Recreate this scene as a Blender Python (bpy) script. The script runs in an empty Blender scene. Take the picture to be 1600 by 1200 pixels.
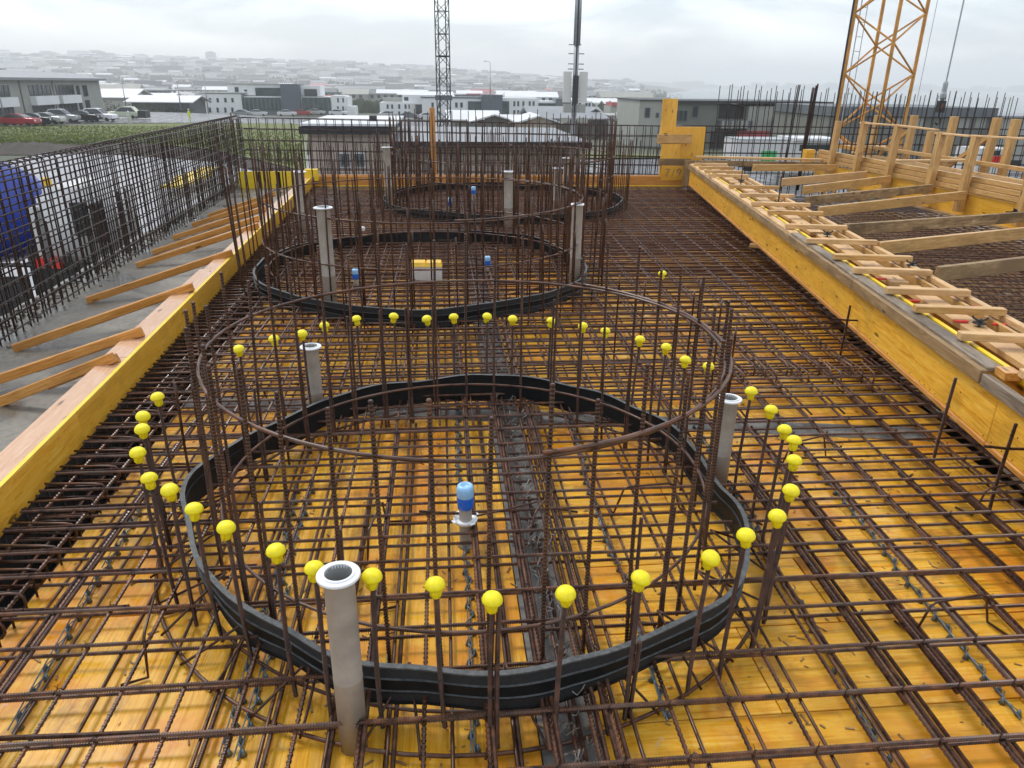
import bpy, bmesh, math, random
from mathutils import Vector, Matrix, Quaternion
R = math.radians
rnd = random.Random(7)
S = bpy.context.scene
COL = S.collection

# ------------------------------------------------------------------ camera
F = 1150.0; PITCH = math.atan(469 / 1150); YAW = math.atan(120 * math.cos(PITCH) / F); ROLL = R(0.7)
CAM = Vector((0, 0, 2.3))
fw = Vector((math.sin(YAW) * math.cos(PITCH), math.cos(YAW) * math.cos(PITCH), -math.sin(PITCH)))
r0 = Vector((math.cos(YAW), -math.sin(YAW), 0)); u0 = r0.cross(fw)
rt = r0 * math.cos(ROLL) + u0 * math.sin(ROLL); up = u0 * math.cos(ROLL) - r0 * math.sin(ROLL)
cam = bpy.data.cameras.new('camera'); co = bpy.data.objects.new('camera', cam); COL.objects.link(co)
cam.sensor_width = 36; cam.lens = F / 1600 * 36; cam.clip_start = 0.05; cam.clip_end = 20000
M = Matrix((rt, up, -fw)).transposed().to_4x4(); M.translation = CAM; co.matrix_world = M
S.camera = co
S.render.resolution_x = 1024; S.render.resolution_y = 768

def ray(px, py): return fw + rt * ((px - 800) / F) - up * ((py - 600) / F)
def at(px, py, z=0.0):                       # survey: photo point -> point on the level z
    r = ray(px, py); return CAM + r * ((z - CAM.z) / r.z)
def aty(px, py, Y):                          # survey: photo point -> point on the upright plane y = Y
    r = ray(px, py); return CAM + r * (Y / r.y)

# ------------------------------------------------------------------ sky, sun, exposure
SUN_EL, SUN_AZ = R(52), R(-35)
W = bpy.data.worlds.new('World'); S.world = W; W.use_nodes = True
nt = W.node_tree; nt.nodes.clear()
def N(t, ty, **k):
    n = t.nodes.new(ty)
    for a, v in k.items():
        if a.startswith('i_'):
            n.inputs[a[2:].replace('_', ' ')].default_value = v
        else: setattr(n, a, v)
    return n
L = nt.links.new
sky = N(nt, 'ShaderNodeTexSky', sky_type='NISHITA', sun_disc=False, sun_elevation=SUN_EL, sun_rotation=SUN_AZ)
bg1 = N(nt, 'ShaderNodeBackground'); bg1.inputs['Strength'].default_value = 0.05
L(sky.outputs[0], bg1.inputs[0])
tc = N(nt, 'ShaderNodeTexCoord')
mp = N(nt, 'ShaderNodeMapping'); mp.inputs['Scale'].default_value = (1.8, 1.8, 8.0)
L(tc.outputs['Generated'], mp.inputs[0])
nz = N(nt, 'ShaderNodeTexNoise', i_Scale=1.7, i_Detail=6.0, i_Roughness=0.55, i_Distortion=0.35); L(mp.outputs[0], nz.inputs[0])
cr = N(nt, 'ShaderNodeValToRGB'); L(nz.outputs['Fac'], cr.inputs[0])
e = cr.color_ramp.elements; e[0].position = .42; e[0].color = (.46, .50, .55, 1); e[1].position = .60; e[1].color = (.97, .98, .985, 1)
bg2 = N(nt, 'ShaderNodeBackground'); bg2.inputs['Strength'].default_value = 1.03
L(cr.outputs[0], bg2.inputs[0])
ad = N(nt, 'ShaderNodeAddShader'); L(bg1.outputs[0], ad.inputs[0]); L(bg2.outputs[0], ad.inputs[1])
wo = N(nt, 'ShaderNodeOutputWorld'); L(ad.outputs[0], wo.inputs['Surface'])
sl = bpy.data.lights.new('sun', 'SUN'); sl.energy = 1.5; sl.angle = R(14); sl.color = (1, .97, .92)
so = bpy.data.objects.new('sun', sl); COL.objects.link(so)
sd = Vector((math.sin(SUN_AZ) * math.cos(SUN_EL), math.cos(SUN_AZ) * math.cos(SUN_EL), math.sin(SUN_EL)))
so.rotation_mode = 'QUATERNION'; so.rotation_quaternion = sd.to_track_quat('Z', 'Y'); so.location = (0, 0, 60)
S.view_settings.view_transform = 'Standard'; S.view_settings.look = 'None'
S.view_settings.exposure = 0.24; S.view_settings.gamma = 1; S.view_settings.use_curve_mapping = False
S.render.engine = 'CYCLES'
S.cycles.max_bounces = 8; S.cycles.volume_bounces = 1; S.cycles.transparent_max_bounces = 8

# ------------------------------------------------------------------ materials
def ramp(t, fac, stops):
    c = N(t, 'ShaderNodeValToRGB'); t.links.new(fac, c.inputs[0]); el = c.color_ramp.elements
    while len(el) < len(stops): el.new(.5)
    for q, (p, col) in zip(el, stops): q.position = p; q.color = (*col, 1)
    return c.outputs[0]
def newmat(name):
    m = bpy.data.materials.new(name); m.use_nodes = True; t = m.node_tree
    return m, t, t.nodes['Principled BSDF']
def noise(t, sc, det=4, rough=.55, dist=0, scale3=(1, 1, 1), coord='Object', rand=False):
    c = N(t, 'ShaderNodeTexCoord'); mpn = N(t, 'ShaderNodeMapping'); mpn.inputs['Scale'].default_value = scale3
    t.links.new(c.outputs[coord], mpn.inputs[0])
    n = N(t, 'ShaderNodeTexNoise', i_Scale=sc, i_Detail=det, i_Roughness=rough, i_Distortion=dist)
    if rand:
        oi = N(t, 'ShaderNodeObjectInfo'); mu = N(t, 'ShaderNodeMath', operation='MULTIPLY'); mu.inputs[1].default_value = 97
        t.links.new(oi.outputs['Random'], mu.inputs[0]); t.links.new(mu.outputs[0], mpn.inputs['Location'])
    t.links.new(mpn.outputs[0], n.inputs[0]); return n.outputs['Fac']
def bump(t, b, h, s, d=.002):
    n = N(t, 'ShaderNodeBump'); n.inputs['Strength'].default_value = s; n.inputs['Distance'].default_value = d
    t.links.new(h, n.inputs['Height']); t.links.new(n.outputs[0], b.inputs['Normal'])
def mixc(t, a, b, fac, mode='MIX'):
    m = N(t, 'ShaderNodeMix', data_type='RGBA', blend_type=mode)
    for s, v in ((6, a), (7, b)):
        if hasattr(v, 'node'): t.links.new(v, m.inputs[s])
        else: m.inputs[s].default_value = (*v, 1)
    if hasattr(fac, 'node'): t.links.new(fac, m.inputs[0])
    else: m.inputs[0].default_value = fac
    return m.outputs[2]
def simple(name, c, rough=.6, metal=0, var=.15, sc=6, coord='Object', spec=None, bmp=0):
    m, t, b = newmat(name)
    f = noise(t, sc, 4, coord=coord)
    lo = tuple(x * (1 - var) for x in c); hi = tuple(min(1, x * (1 + var)) for x in c)
    t.links.new(ramp(t, f, [(.3, lo), (.7, hi)]), b.inputs['Base Color'])
    b.inputs['Roughness'].default_value = rough; b.inputs['Metallic'].default_value = metal
    if spec is not None: b.inputs['Specular IOR Level'].default_value = spec
    if bmp: bump(t, b, f, bmp)
    return m
def rust(name, k=1.0, grey=0.0):
    m, t, b = newmat(name)
    f = noise(t, 9, 5, .6, rand=True); f2 = noise(t, 2.1, 3, .5, rand=True)
    c = ramp(t, f, [(.30, (.018 * k, .009 * k, .006 * k)), (.46, (.060 * k, .024 * k, .013 * k)), (.60, (.13 * k, .052 * k, .024 * k)), (.78, (.24 * k, .12 * k, .06 * k))])
    c = mixc(t, c, (.09 * k + grey * .25, .060 * k + grey * .24, .045 * k + grey * .22), ramp(t, f2, [(.45, (0, 0, 0)), (.7, (.4 + grey * 2, .4 + grey * 2, .4 + grey * 2))]))
    oi = N(t, 'ShaderNodeObjectInfo')
    c = mixc(t, c, (.045, .015, .008), ramp(t, oi.outputs['Random'], [(.0, (0, 0, 0)), (1, (.5, .5, .5))]))
    t.links.new(c, b.inputs['Base Color'])
    b.inputs['Metallic'].default_value = .15
    t.links.new(ramp(t, f, [(.3, (.22,) * 3), (.75, (.50,) * 3)]), b.inputs['Roughness'])
    bump(t, b, f, .35, .001); return m
def wood(name, base, dark, pale=None, rough=.55, grain=(1.2, 22, 22), stain=.35, knots=True, wet=0.0):
    m, t, b = newmat(name)
    g = noise(t, 3.2, 6, .62, 1.1, grain, rand=True); s = noise(t, 1.6, 4, .6, .3, (1, 2, 2), rand=True)
    c = ramp(t, g, [(.28, dark), (.5, base), (.72, pale or tuple(min(1, x * 1.2) for x in base))])
    c = mixc(t, c, tuple(x * .45 for x in base), ramp(t, s, [(.50, (0, 0, 0)), (.64, (min(1, stain * 1.5),) * 3)]))
    oi = N(t, 'ShaderNodeObjectInfo')
    c = mixc(t, c, tuple(x * .78 for x in base), ramp(t, oi.outputs['Random'], [(0, (0, 0, 0)), (1, (.6,) * 3)]))
    fn = noise(t, 38, 5, .75, .2, (1, 2.5, 2.5), rand=True)
    c = mixc(t, c, tuple(x * .3 for x in base), ramp(t, fn, [(.60, (0, 0, 0)), (.70, (.55,) * 3)]))
    if knots:
        tcn = N(t, 'ShaderNodeTexCoord'); mm = N(t, 'ShaderNodeMapping'); mm.inputs['Scale'].default_value = (2.2, 8, 8)
        mu = N(t, 'ShaderNodeMath', operation='MULTIPLY'); mu.inputs[1].default_value = 31
        t.links.new(oi.outputs['Random'], mu.inputs[0]); t.links.new(mu.outputs[0], mm.inputs['Location'])
        v = N(t, 'ShaderNodeTexVoronoi', i_Scale=1.0); t.links.new(tcn.outputs['Object'], mm.inputs[0]); t.links.new(mm.outputs[0], v.inputs[0])
        c = mixc(t, c, tuple(x * .22 for x in base), ramp(t, v.outputs['Distance'], [(.08, (.95,) * 3), (.14, (0, 0, 0))]))
    t.links.new(c, b.inputs['Base Color']); 
    t.links.new(ramp(t, s, [(.35, (rough * (1 - wet),) * 3), (.7, (rough,) * 3)]), b.inputs['Roughness'])
    bump(t, b, g, .25, .002); return m
def ply(name, base, dark, pale, red, rough=.34):
    m, t, b = newmat(name)
    g = noise(t, 2.6, 7, .66, .9, (1.0, 26, 26), rand=True); s = noise(t, 3.1, 5, .62, .5, (1, 1.5, 1), coord='Object', rand=True)
    s2 = noise(t, 1.1, 5, .7, .6, rand=True); fine = noise(t, 46, 3, .6, coord='Object')
    c = ramp(t, g, [(.30, dark), (.47, base), (.66, pale)])
    c = mixc(t, c, red, ramp(t, s2, [(.49, (0, 0, 0)), (.57, (.6,) * 3)]))
    c = mixc(t, c, (.24, .095, .022), ramp(t, s, [(.54, (0, 0, 0)), (.62, (.55,) * 3)]))
    sp = noise(t, 17, 6, .72, .8, coord='Object', rand=True)
    c = mixc(t, c, (.62, .54, .42), ramp(t, sp, [(.63, (0, 0, 0)), (.70, (.75,) * 3)]))
    c = mixc(t, c, (.16, .07, .03), ramp(t, sp, [(.27, (.7,) * 3), (.33, (0, 0, 0))]))
    c = mixc(t, c, (.82, .62, .30), ramp(t, s, [(.24, (.5,) * 3), (.36, (0, 0, 0))]))
    b.inputs['Specular IOR Level'].default_value = .25
    c = mixc(t, c, (.22, .12, .05), ramp(t, fine, [(.62, (0, 0, 0)), (.8, (.4,) * 3)]))
    oi = N(t, 'ShaderNodeObjectInfo')
    c = mixc(t, c, tuple(x * .78 for x in base), ramp(t, oi.outputs['Random'], [(0, (0, 0, 0)), (1, (.4,) * 3)]))
    t.links.new(c, b.inputs['Base Color'])
    t.links.new(ramp(t, s, [(.40, (.12,) * 3), (.50, (rough,) * 3)]), b.inputs['Roughness'])
    bump(t, b, g, .12, .001); return m
def concrete(name, c, rough=.7, wet=.6, sc=1.6):
    m, t, b = newmat(name)
    f = noise(t, sc, 7, .65, .3); f2 = noise(t, 18, 5, .7); w = noise(t, .9, 4, .55, .6)
    col = ramp(t, f, [(.3, tuple(x * .62 for x in c)), (.55, c), (.75, tuple(min(1, x * 1.3) for x in c))])
    col = mixc(t, col, tuple(x * .35 for x in c), ramp(t, f2, [(.5, (0, 0, 0)), (.66, (.7,) * 3)]))
    col = mixc(t, col, tuple(x * .6 for x in c), ramp(t, w, [(.45, (0, 0, 0)), (.56, (wet,) * 3)]))
    t.links.new(col, b.inputs['Base Color'])
    t.links.new(ramp(t, w, [(.44, (rough,) * 3), (.57, (rough * (1 - wet) + .04,) * 3)]), b.inputs['Roughness'])
    bump(t, b, f2, .4, .004); return m

MAT = {}
MAT['rust'] = rust('wet_rusty_steel', .85); MAT['rust_toplit'] = rust('toplit_grey_brown_steel', 1.35, .16)  # second steel: grey-brown, its colour lightened for top light on level bars
MAT['rust_red'] = rust('red_brown_steel', 1.2)
MAT['rust_dark'] = rust('dark_steel', .28)
MAT['ply'] = ply('wet_yellow_plywood', (.83, .405, .024), (.50, .185, .010), (.90, .59, .11), (.66, .19, .015))
MAT['ply_brown'] = ply('dark_brown_plywood', (.20, .105, .03), (.09, .045, .018), (.34, .2, .07), (.17, .06, .02))  # much darker, browner version of the deck ply, for the side deck
MAT['form_yellow'] = wood('yellow_coated_form_panel', (.90, .47, .045), (.60, .25, .015), (.95, .62, .12), .42, (1, 14, 14), .3, True, .4)
MAT['form_bright'] = simple('bright_yellow_edge_paint', (.88, .60, .02), .4, var=.12, sc=9)
MAT['timber'] = wood('fresh_spruce_timber', (.60, .34, .11), (.33, .15, .04), (.78, .54, .25), .5, wet=.3)
MAT['timber_orange'] = wood('wet_orange_timber', (.64, .28, .055), (.34, .12, .025), (.82, .47, .16), .42, wet=.4)
MAT['timber_pale'] = wood('pale_sawn_timber', (.72, .44, .19), (.42, .21, .07), (.88, .66, .38), .55)
MAT['timber_pink'] = wood('pinkish_wet_board', (.70, .42, .25), (.55, .28, .14), (.82, .60, .42), .35, stain=.2, wet=.5)
MAT['timber_grey'] = wood('weathered_grey_board', (.25, .19, .13), (.075, .055, .04), (.44, .37, .29), .6, (1, 9, 9), .7)
MAT['timber_stained'] = wood('cement_stained_timber', (.34, .21, .09), (.11, .07, .035), (.60, .44, .24), .6, (1, 8, 8), .8)
MAT['concrete'] = concrete('wet_grey_concrete', (.215, .195, .16), .6, .75, 2.6)
MAT['concrete_dark'] = concrete('dark_joint_concrete', (.20, .19, .175), .7, .5, 5)
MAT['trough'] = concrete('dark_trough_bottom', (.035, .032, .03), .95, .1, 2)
MAT['rubber'] = simple('black_rubber_waterstop', (.009, .010, .011), .5, spec=.25, var=.3, sc=30, bmp=.15)
MAT['rubber_grain'] = simple('granular_black_rubber', (.022, .024, .026), .75, var=.5, sc=150, bmp=.8)
MAT['rubber_edge'] = simple('pale_rubber_edge', (.075, .08, .08), .6, var=.5, sc=40)  # paler grey on the upper rib faces and the top lip
MAT['pvc'] = simple('cloudy_grey_pipe_plastic', (.37, .325, .275), .4, var=.18, sc=9)
MAT['pvc_inside'] = simple('pipe_inner_plastic', (.33, .33, .32), .5)
MAT['pvc_white'] = simple('white_flange_plastic', (.82, .83, .84), .3, var=.04)
MAT['cap'] = simple('fluorescent_yellow_plastic', (.90, .76, .008), .5, var=.10, sc=60, bmp=.15)
MAT['blue'] = simple('blue_plastic_wrap', (.012, .13, .60), .25, var=.3, sc=20)
MAT['blue_pale'] = simple('pale_blue_plastic_film', (.30, .55, .82), .2, var=.15, sc=14)
MAT['spacer'] = simple('blue_grey_spacer_steel', (.15, .20, .24), .3, .5, var=.3, sc=30)
MAT['wire'] = simple('tie_wire', (.30, .29, .27), .35, .7)
MAT['red'] = simple('red_film', (.62, .035, .02), .35)
MAT['box_grey'] = simple('pale_grey_box', (.62, .60, .57), .5)
MAT['box_orange'] = simple('orange_yellow_box_lid', (.86, .52, .04), .4)
MAT['crane'] = simple('orange_crane_paint', (.56, .25, .035), .42, var=.3, sc=3)
MAT['dark_steel'] = simple('dark_mast_steel', (.03, .032, .034), .45, .3)
MAT['zinc'] = simple('galvanised_steel', (.36, .38, .39), .4, .6)
MAT['white'] = simple('white_render', (.76, .77, .77), .8, var=.05, sc=.4)
MAT['offwhite'] = simple('off_white_render', (.62, .61, .57), .8, var=.06, sc=.4)
MAT['greywall'] = simple('light_grey_cladding', (.33, .335, .30), .7, var=.08, sc=.5)
MAT['grey2'] = simple('mid_grey_concrete_panel', (.16, .165, .145), .8, var=.12, sc=.5)
MAT['grey3'] = simple('slate_grey_cladding', (.10, .115, .125), .6, var=.1, sc=.5)
MAT['blueslate'] = simple('blue_slate_cladding', (.075, .095, .12), .5, var=.08, sc=.5)
MAT['black'] = simple('black_fascia', (.014, .016, .017), .5)
MAT['glass'] = simple('dark_window_glass', (.03, .042, .045), .08, var=.3, sc=.8)
MAT['glass_green'] = simple('greenish_window_glass', (.045, .075, .072), .1, var=.35, sc=.6)
MAT['roofwhite'] = simple('white_wet_roofing', (.66, .67, .68), .45, var=.05, sc=.3)
MAT['roofgrey'] = simple('grey_wet_roofing', (.24, .25, .26), .5, var=.08, sc=.3)
MAT['redroof'] = simple('red_roofing', (.40, .06, .07), .5)
MAT['siding'] = simple('pink_brown_siding', (.46, .37, .31), .7, var=.12, sc=2)
MAT['tyre'] = simple('tyre_rubber', (.012, .012, .012), .8)
MAT['lamp_red'] = simple('red_lamp_lens', (.7, .02, .015), .2)
MAT['hivis'] = simple('hi_vis_cloth', (.62, .75, .05), .7)
MAT['skin'] = simple('skin', (.5, .3, .22), .6)
MAT['cloth_pale'] = simple('pale_grey_cloth', (.5, .5, .46), .8)
MAT['cloth_dark'] = simple('dark_trousers', (.03, .035, .05), .8)
MAT['leaf'] = simple('shrub_leaves', (.045, .065, .018), .8, var=.5, sc=9)
MAT['drum'] = simple('blue_drum_paint', (.02, .045, .30), .25, var=.1, sc=2)
MAT['drum_pale'] = simple('pale_blue_drum', (.22, .28, .55), .25, var=.08, sc=2)  # paler blue for the band round the drum
MAT['truckwhite'] = simple('white_vehicle_paint', (.60, .60, .59), .35, var=.04, sc=2)
MAT['green'] = simple('green_vehicle_print', (.02, .42, .12), .4)
MAT['towngrey'] = simple('far_house_wall', (.42, .41, .40), .8, var=.4, sc=.02, coord='Object')

def terrain_mat():
    m, t, b = newmat('heath_and_town_ground')
    f = noise(t, .012, 7, .65, .4); f2 = noise(t, .08, 5, .6)
    c = ramp(t, f, [(.35, (.055, .07, .035)), (.48, (.085, .095, .055)), (.58, (.12, .12, .10)), (.7, (.20, .19, .18))])
    c = mixc(t, c, (.05, .06, .03), ramp(t, f2, [(.5, (0, 0, 0)), (.7, (.5,) * 3)]))
    t.links.new(c, b.inputs['Base Color']); b.inputs['Roughness'].default_value = .85; return m
MAT['terrain'] = terrain_mat()
def grass_mat():
    m, t, b = newmat('rough_grass')
    f = noise(t, .35, 6, .7, .3); f2 = noise(t, 6, 5, .7, scale3=(1, .25, 1))
    c = ramp(t, f, [(.34, (.14, .13, .045)), (.5, (.13, .16, .035)), (.66, (.075, .115, .02))])
    c = mixc(t, c, (.24, .21, .10), ramp(t, f2, [(.45, (0, 0, 0)), (.75, (.6,) * 3)]))
    t.links.new(c, b.inputs['Base Color']); b.inputs['Roughness'].default_value = .9; bump(t, b, f2, .8, .1); return m
MAT['grass'] = grass_mat()
MAT['grass_blade'] = simple('grass_blade', (.13, .16, .03), .8, var=.5, sc=.5)
MAT['asphalt'] = concrete('wet_asphalt', (.10, .10, .105), .5, .75, .15)
MAT['yard'] = concrete('wet_pale_yard', (.33, .32, .33), .4, .5, .3)
MAT['soil'] = concrete('dark_soil', (.040, .026, .018), .95, .1, .8)
def sea_mat():
    m, t, b = newmat('grey_sea_water'); b.inputs['Base Color'].default_value = (.10, .14, .14, 1); b.inputs['Roughness'].default_value = .25
    f = noise(t, .6, 4, .6, coord='Object'); bump(t, b, f, .6, .5); return m
MAT['sea'] = sea_mat()

# ------------------------------------------------------------------ mesh helpers
class MB:
    def __init__(s): s.v = []; s.f = []; s.m = []
    def add(s, vs, fs, mi=0):
        o = len(s.v); s.v += [tuple(v) for v in vs]; s.f += [tuple(i + o for i in f) for f in fs]; s.m += [mi] * len(fs); return s
    def box(s, x0, x1, y0, y1, z0, z1, mi=0, tf=None):
        vs = [Vector(p) for p in ((x0, y0, z0), (x1, y0, z0), (x1, y1, z0), (x0, y1, z0), (x0, y0, z1), (x1, y0, z1), (x1, y1, z1), (x0, y1, z1))]
        if tf: vs = [tf @ v for v in vs]
        return s.add(vs, [(0, 3, 2, 1), (4, 5, 6, 7), (0, 1, 5, 4), (1, 2, 6, 5), (2, 3, 7, 6), (3, 0, 4, 7)], mi)
    def tube(s, pts, r, n=6, mi=0, caps=True, closed=False):
        pts = [Vector(p) for p in pts]; k = len(pts); rings = []; prev = None
        for i, p in enumerate(pts):
            if closed: d = pts[(i + 1) % k] - pts[i - 1]
            else: d = pts[min(i + 1, k - 1)] - pts[max(i - 1, 0)]
            d.normalize()
            a = prev if prev else (Vector((0, 0, 1)) if abs(d.z) < .9 else Vector((1, 0, 0)))
            x = d.cross(a).normalized(); y = x.cross(d).normalized(); prev = y
            rr = r[i] if isinstance(r, (list, tuple)) else r
            rings.append([p + (x * math.cos(2 * math.pi * j / n) + y * math.sin(2 * math.pi * j / n)) * rr for j in range(n)])
        vs = [v for q in rings for v in q]; fs = []
        for i in range(k if closed else k - 1):
            a = i * n; b_ = ((i + 1) % k) * n
            for j in range(n): fs.append((a + j, a + (j + 1) % n, b_ + (j + 1) % n, b_ + j))
        if caps and not closed: fs += [tuple(range(n))[::-1], tuple((k - 1) * n + j for j in range(n))]
        return s.add(vs, fs, mi)
    def lathe(s, prof, n=16, c=(0, 0, 0), mi=0, tf=None):
        vs = []; fs = []
        for r, z in prof:
            for j in range(n):
                a = 2 * math.pi * j / n; p = Vector((c[0] + r * math.cos(a), c[1] + r * math.sin(a), c[2] + z)); vs.append(tf @ p if tf else p)
        for i in range(len(prof) - 1):
            for j in range(n): fs.append((i * n + j, i * n + (j + 1) % n, (i + 1) * n + (j + 1) % n, (i + 1) * n + j))
        return s.add(vs, fs, mi)
    def prism(s, pts, z0, z1, mi=0):
        k = len(pts); vs = [(p[0], p[1], z0) for p in pts] + [(p[0], p[1], z1) for p in pts]
        fs = [tuple(range(k))[::-1], tuple(range(k, 2 * k))] + [(i, (i + 1) % k, (i + 1) % k + k, i + k) for i in range(k)]
        return s.add(vs, fs, mi)
    def mesh(s, name, mats, smooth=False):
        me = bpy.data.meshes.new(name); me.from_pydata(s.v, [], s.f)
        for m in (mats if isinstance(mats, (list, tuple)) else [mats]): me.materials.append(m)
        me.polygons.foreach_set('material_index', s.m)
        if smooth: me.polygons.foreach_set('use_smooth', [True] * len(s.f))
        me.update(); return me
def link(name, data, parent=None, loc=None, mat=None, label=None):
    o = bpy.data.objects.new(name, data); COL.objects.link(o)
    if parent: o.parent = parent
    if mat is not None: o.matrix_local = mat
    elif loc is not None: o.location = loc
    if label: o['label'] = label
    return o
def build(mb, name, mats, parent=None, smooth=False, loc=None, mat=None, label=None):
    return link(name, mb.mesh(name, mats, smooth), parent, loc, mat, label)
def tag(o, label, cat, group=None):
    o['label'] = label; o['category'] = cat
    if group: o['group'] = group
    return o
def thing(name, label, cat, loc=(0, 0, 0), group=None):
    return tag(link(name, None, loc=loc), label, cat, group)
def struct(o): o['kind'] = 'structure'; return o
def stuff(o): o['kind'] = 'stuff'; return o
def frame(p0, p1, upv=(0, 0, 1)):
    p0 = Vector(p0); p1 = Vector(p1); x = (p1 - p0).normalized(); u = Vector(upv)
    if abs(x.dot(u)) > .99: u = Vector((0, 1, 0))
    y = u.cross(x).normalized(); z = x.cross(y)
    m = Matrix((x, y, z)).transposed().to_4x4(); m.translation = (p0 + p1) / 2; return m
_tc = {}
def timber_mesh(Ln, w, h, mat, bev=.004):
    k = (round(Ln, 3), round(w, 3), round(h, 3), mat.name)
    if k not in _tc:
        bm = bmesh.new(); bmesh.ops.create_cube(bm, size=1)
        for v in bm.verts: v.co = Vector((v.co.x * Ln, v.co.y * w, v.co.z * h))
        if bev: bmesh.ops.bevel(bm, geom=list(bm.edges), offset=min(bev, h * .2, w * .2), segments=1, affect='EDGES')
        me = bpy.data.meshes.new('timber'); bm.to_mesh(me); bm.free(); me.materials.append(mat); _tc[k] = me
    return _tc[k]
def timber(name, p0, p1, w, h, mat, parent=None, upv=(0, 0, 1), label=None, bev=.004):
    """w across, h along upv, centred on the line p0-p1"""
    p0 = Vector(p0); p1 = Vector(p1)
    if parent: p0 = p0 - parent.location; p1 = p1 - parent.location
    return link(name, timber_mesh((p1 - p0).length, w, h, mat, bev), parent, mat=frame(p0, p1, upv), label=label)

# steel bars: shared meshes, lying along local X from 0 to L
def bar_mesh(L_, r, ribs, mat, n=6, bend=0.0, seed=0):
    mb = MB(); q = random.Random(seed)
    if ribs:
        pt = .016; k = int(L_ / pt); ts = []
        for i in range(k): ts += [((i + .05) * pt, r * .93), ((i + .36) * pt, r * 1.27), ((i + .56) * pt, r * 1.27), ((i + .85) * pt, r * .93)]
    else: ts = [(L_ * i / 12, r) for i in range(13)]
    a1, a2, b1, b2 = [q.uniform(-1, 1) for _ in range(4)]
    w = lambda x: (bend * (a1 * math.sin(x / L_ * math.pi) + .5 * a2 * math.sin(x / L_ * 5)), bend * .35 * (b1 * math.sin(x / L_ * 4) + b2 * math.sin(x / L_ * 9)))
    mb.tube([(x, *w(x)) for x, _ in ts], [rr for _, rr in ts], n)
    me = mb.mesh('steel_bar', mat, not ribs); return me
BM = {}
def bars(kind):
    if kind not in BM:
        if kind == 'long_rib': BM[kind] = [bar_mesh(10, .0078, True, MAT['rust_toplit'], 6, .012, i) for i in range(2)]
        elif kind == 'long': BM[kind] = [bar_mesh(10, .0082, False, MAT['rust_toplit'], 6, .015, i) for i in range(4)]
        elif kind == 'lengthwise_rib': BM[kind] = [bar_mesh(10, .0078, True, MAT['rust_red'], 6, .02, 10 + i) for i in range(2)]
        elif kind == 'lengthwise': BM[kind] = [bar_mesh(10, .0078, False, MAT['rust_red'], 6, .02, 20 + i) for i in range(4)]
        elif kind == 'up_rib': BM[kind] = [bar_mesh(1.3, .0070, True, MAT['rust'], 6, .004, 30 + i) for i in range(3)]
        elif kind == 'up': BM[kind] = [bar_mesh(1.3, .0080, False, MAT['rust'], 6, .006, 40 + i) for i in range(3)]
        elif kind == 'cage': BM[kind] = [bar_mesh(1.3, .0088, False, MAT['rust_dark'], 5, .004, 50 + i) for i in range(2)]
        elif kind == 'cage_long': BM[kind] = [bar_mesh(10, .0088, False, MAT['rust_dark'], 5, .012, 60 + i) for i in range(2)]
    return BM[kind]
BL = {'up_rib': 1.3, 'up': 1.3, 'cage': 1.3}
def bar(p0, p1, kind, parent, name='rebar', thick=1.0):
    p0 = Vector(p0); p1 = Vector(p1); me = rnd.choice(bars(kind)); L_ = BL.get(kind, 10.0)
    if parent: p0 = p0 - parent.location; p1 = p1 - parent.location
    m = frame(p0, p1); m.translation = p0
    sc = (p1 - p0).length / L_
    return link(name, me, parent, mat=m @ Matrix.Diagonal((sc, thick, thick, 1)))

# ------------------------------------------------------------------ ground, yard, sea
CTRL = [(-60, 115, -3.3), (-60, 140, -3.4), (-48, 115, -3.3), (-28, 60, -3.0), (-40, 205, -5.7), (2, 195, -6.0), (32, 95, -4.8), (7, 150, -5.2), (60, 110, -5.0), (0, 40, -3.2), (-20, 30, -3), (25, 40, -3.3), (-90, 140, -3.5), (60, 230, -8), (-90, 260, -6.5), (0, 280, -9), (120, 200, -9)]
def hillh(x, y):
    px = 800 + (x / y - math.tan(YAW)) / (1 + x / y * math.tan(YAW)) * 1240
    pts = [(-900, 84), (0, 78), (200, 80), (270, 73), (330, 71), (500, 66), (700, 50), (900, 22), (1020, 3), (1130, -18), (4000, -18)]
    for (a, ha), (b_, hb) in zip(pts, pts[1:]):
        if a <= px <= b_: return ha + (hb - ha) * (px - a) / (b_ - a)
    return pts[0][1] if px < 0 else -18
def ground(x, y):
    if y < 26 and abs(x) < 60: return -3.0
    w = 0; z = 0
    for cx, cy, cz in CTRL:
        d = 1 / ((x - cx) ** 2 + (y - cy) ** 2 + 30) ** 1.5; w += d; z += d * cz
    z /= w
    if y > 260:
        t = min(1, max(0, (y - 260) / 500)); z = z * (1 - t) + (-13) * t
        t = min(1, max(0, (y - 700) / 2400)); t = t * t * (3 - 2 * t); h = hillh(x, y); z = z * (1 - t) + h * t + 2.5 * math.sin(x * .006) * math.sin(y * .004 + 1) * min(1, t * 3)
        if h < 0: z = max(-16, min(z, -9 - (y - 260) * .02))
    t = min(1, max(0, (y - 26) / 12)); return -3.0 * (1 - t) + z * t
xs = [-4600, -3600, -2900, -2300, -1900, -1550, -1300, -1100, -930, -800, -690, -600, -520, -450, -390, -340, -295, -255, -220, -190, -165, -142, -122, -104, -88] + [-80 + 5 * i for i in range(33)] + [88, 104, 122, 142, 165, 190, 220, 255, 295, 340, 390, 450, 520, 600, 690, 800, 930, 1100, 1300, 1550, 1900, 2300, 2900, 3600, 4600]
ys = [-60, -20, 0, 10, 20, 26, 30, 34, 38] + [44 + 6 * i for i in range(30)] + [230, 245, 262, 285, 310, 340, 375, 420, 470, 530, 600, 680, 770, 880, 1000, 1150, 1320, 1500, 1700, 1900, 2150, 2400, 2700, 3000, 3200, 3600, 4300]
mb = MB(); nx = len(xs)
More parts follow.
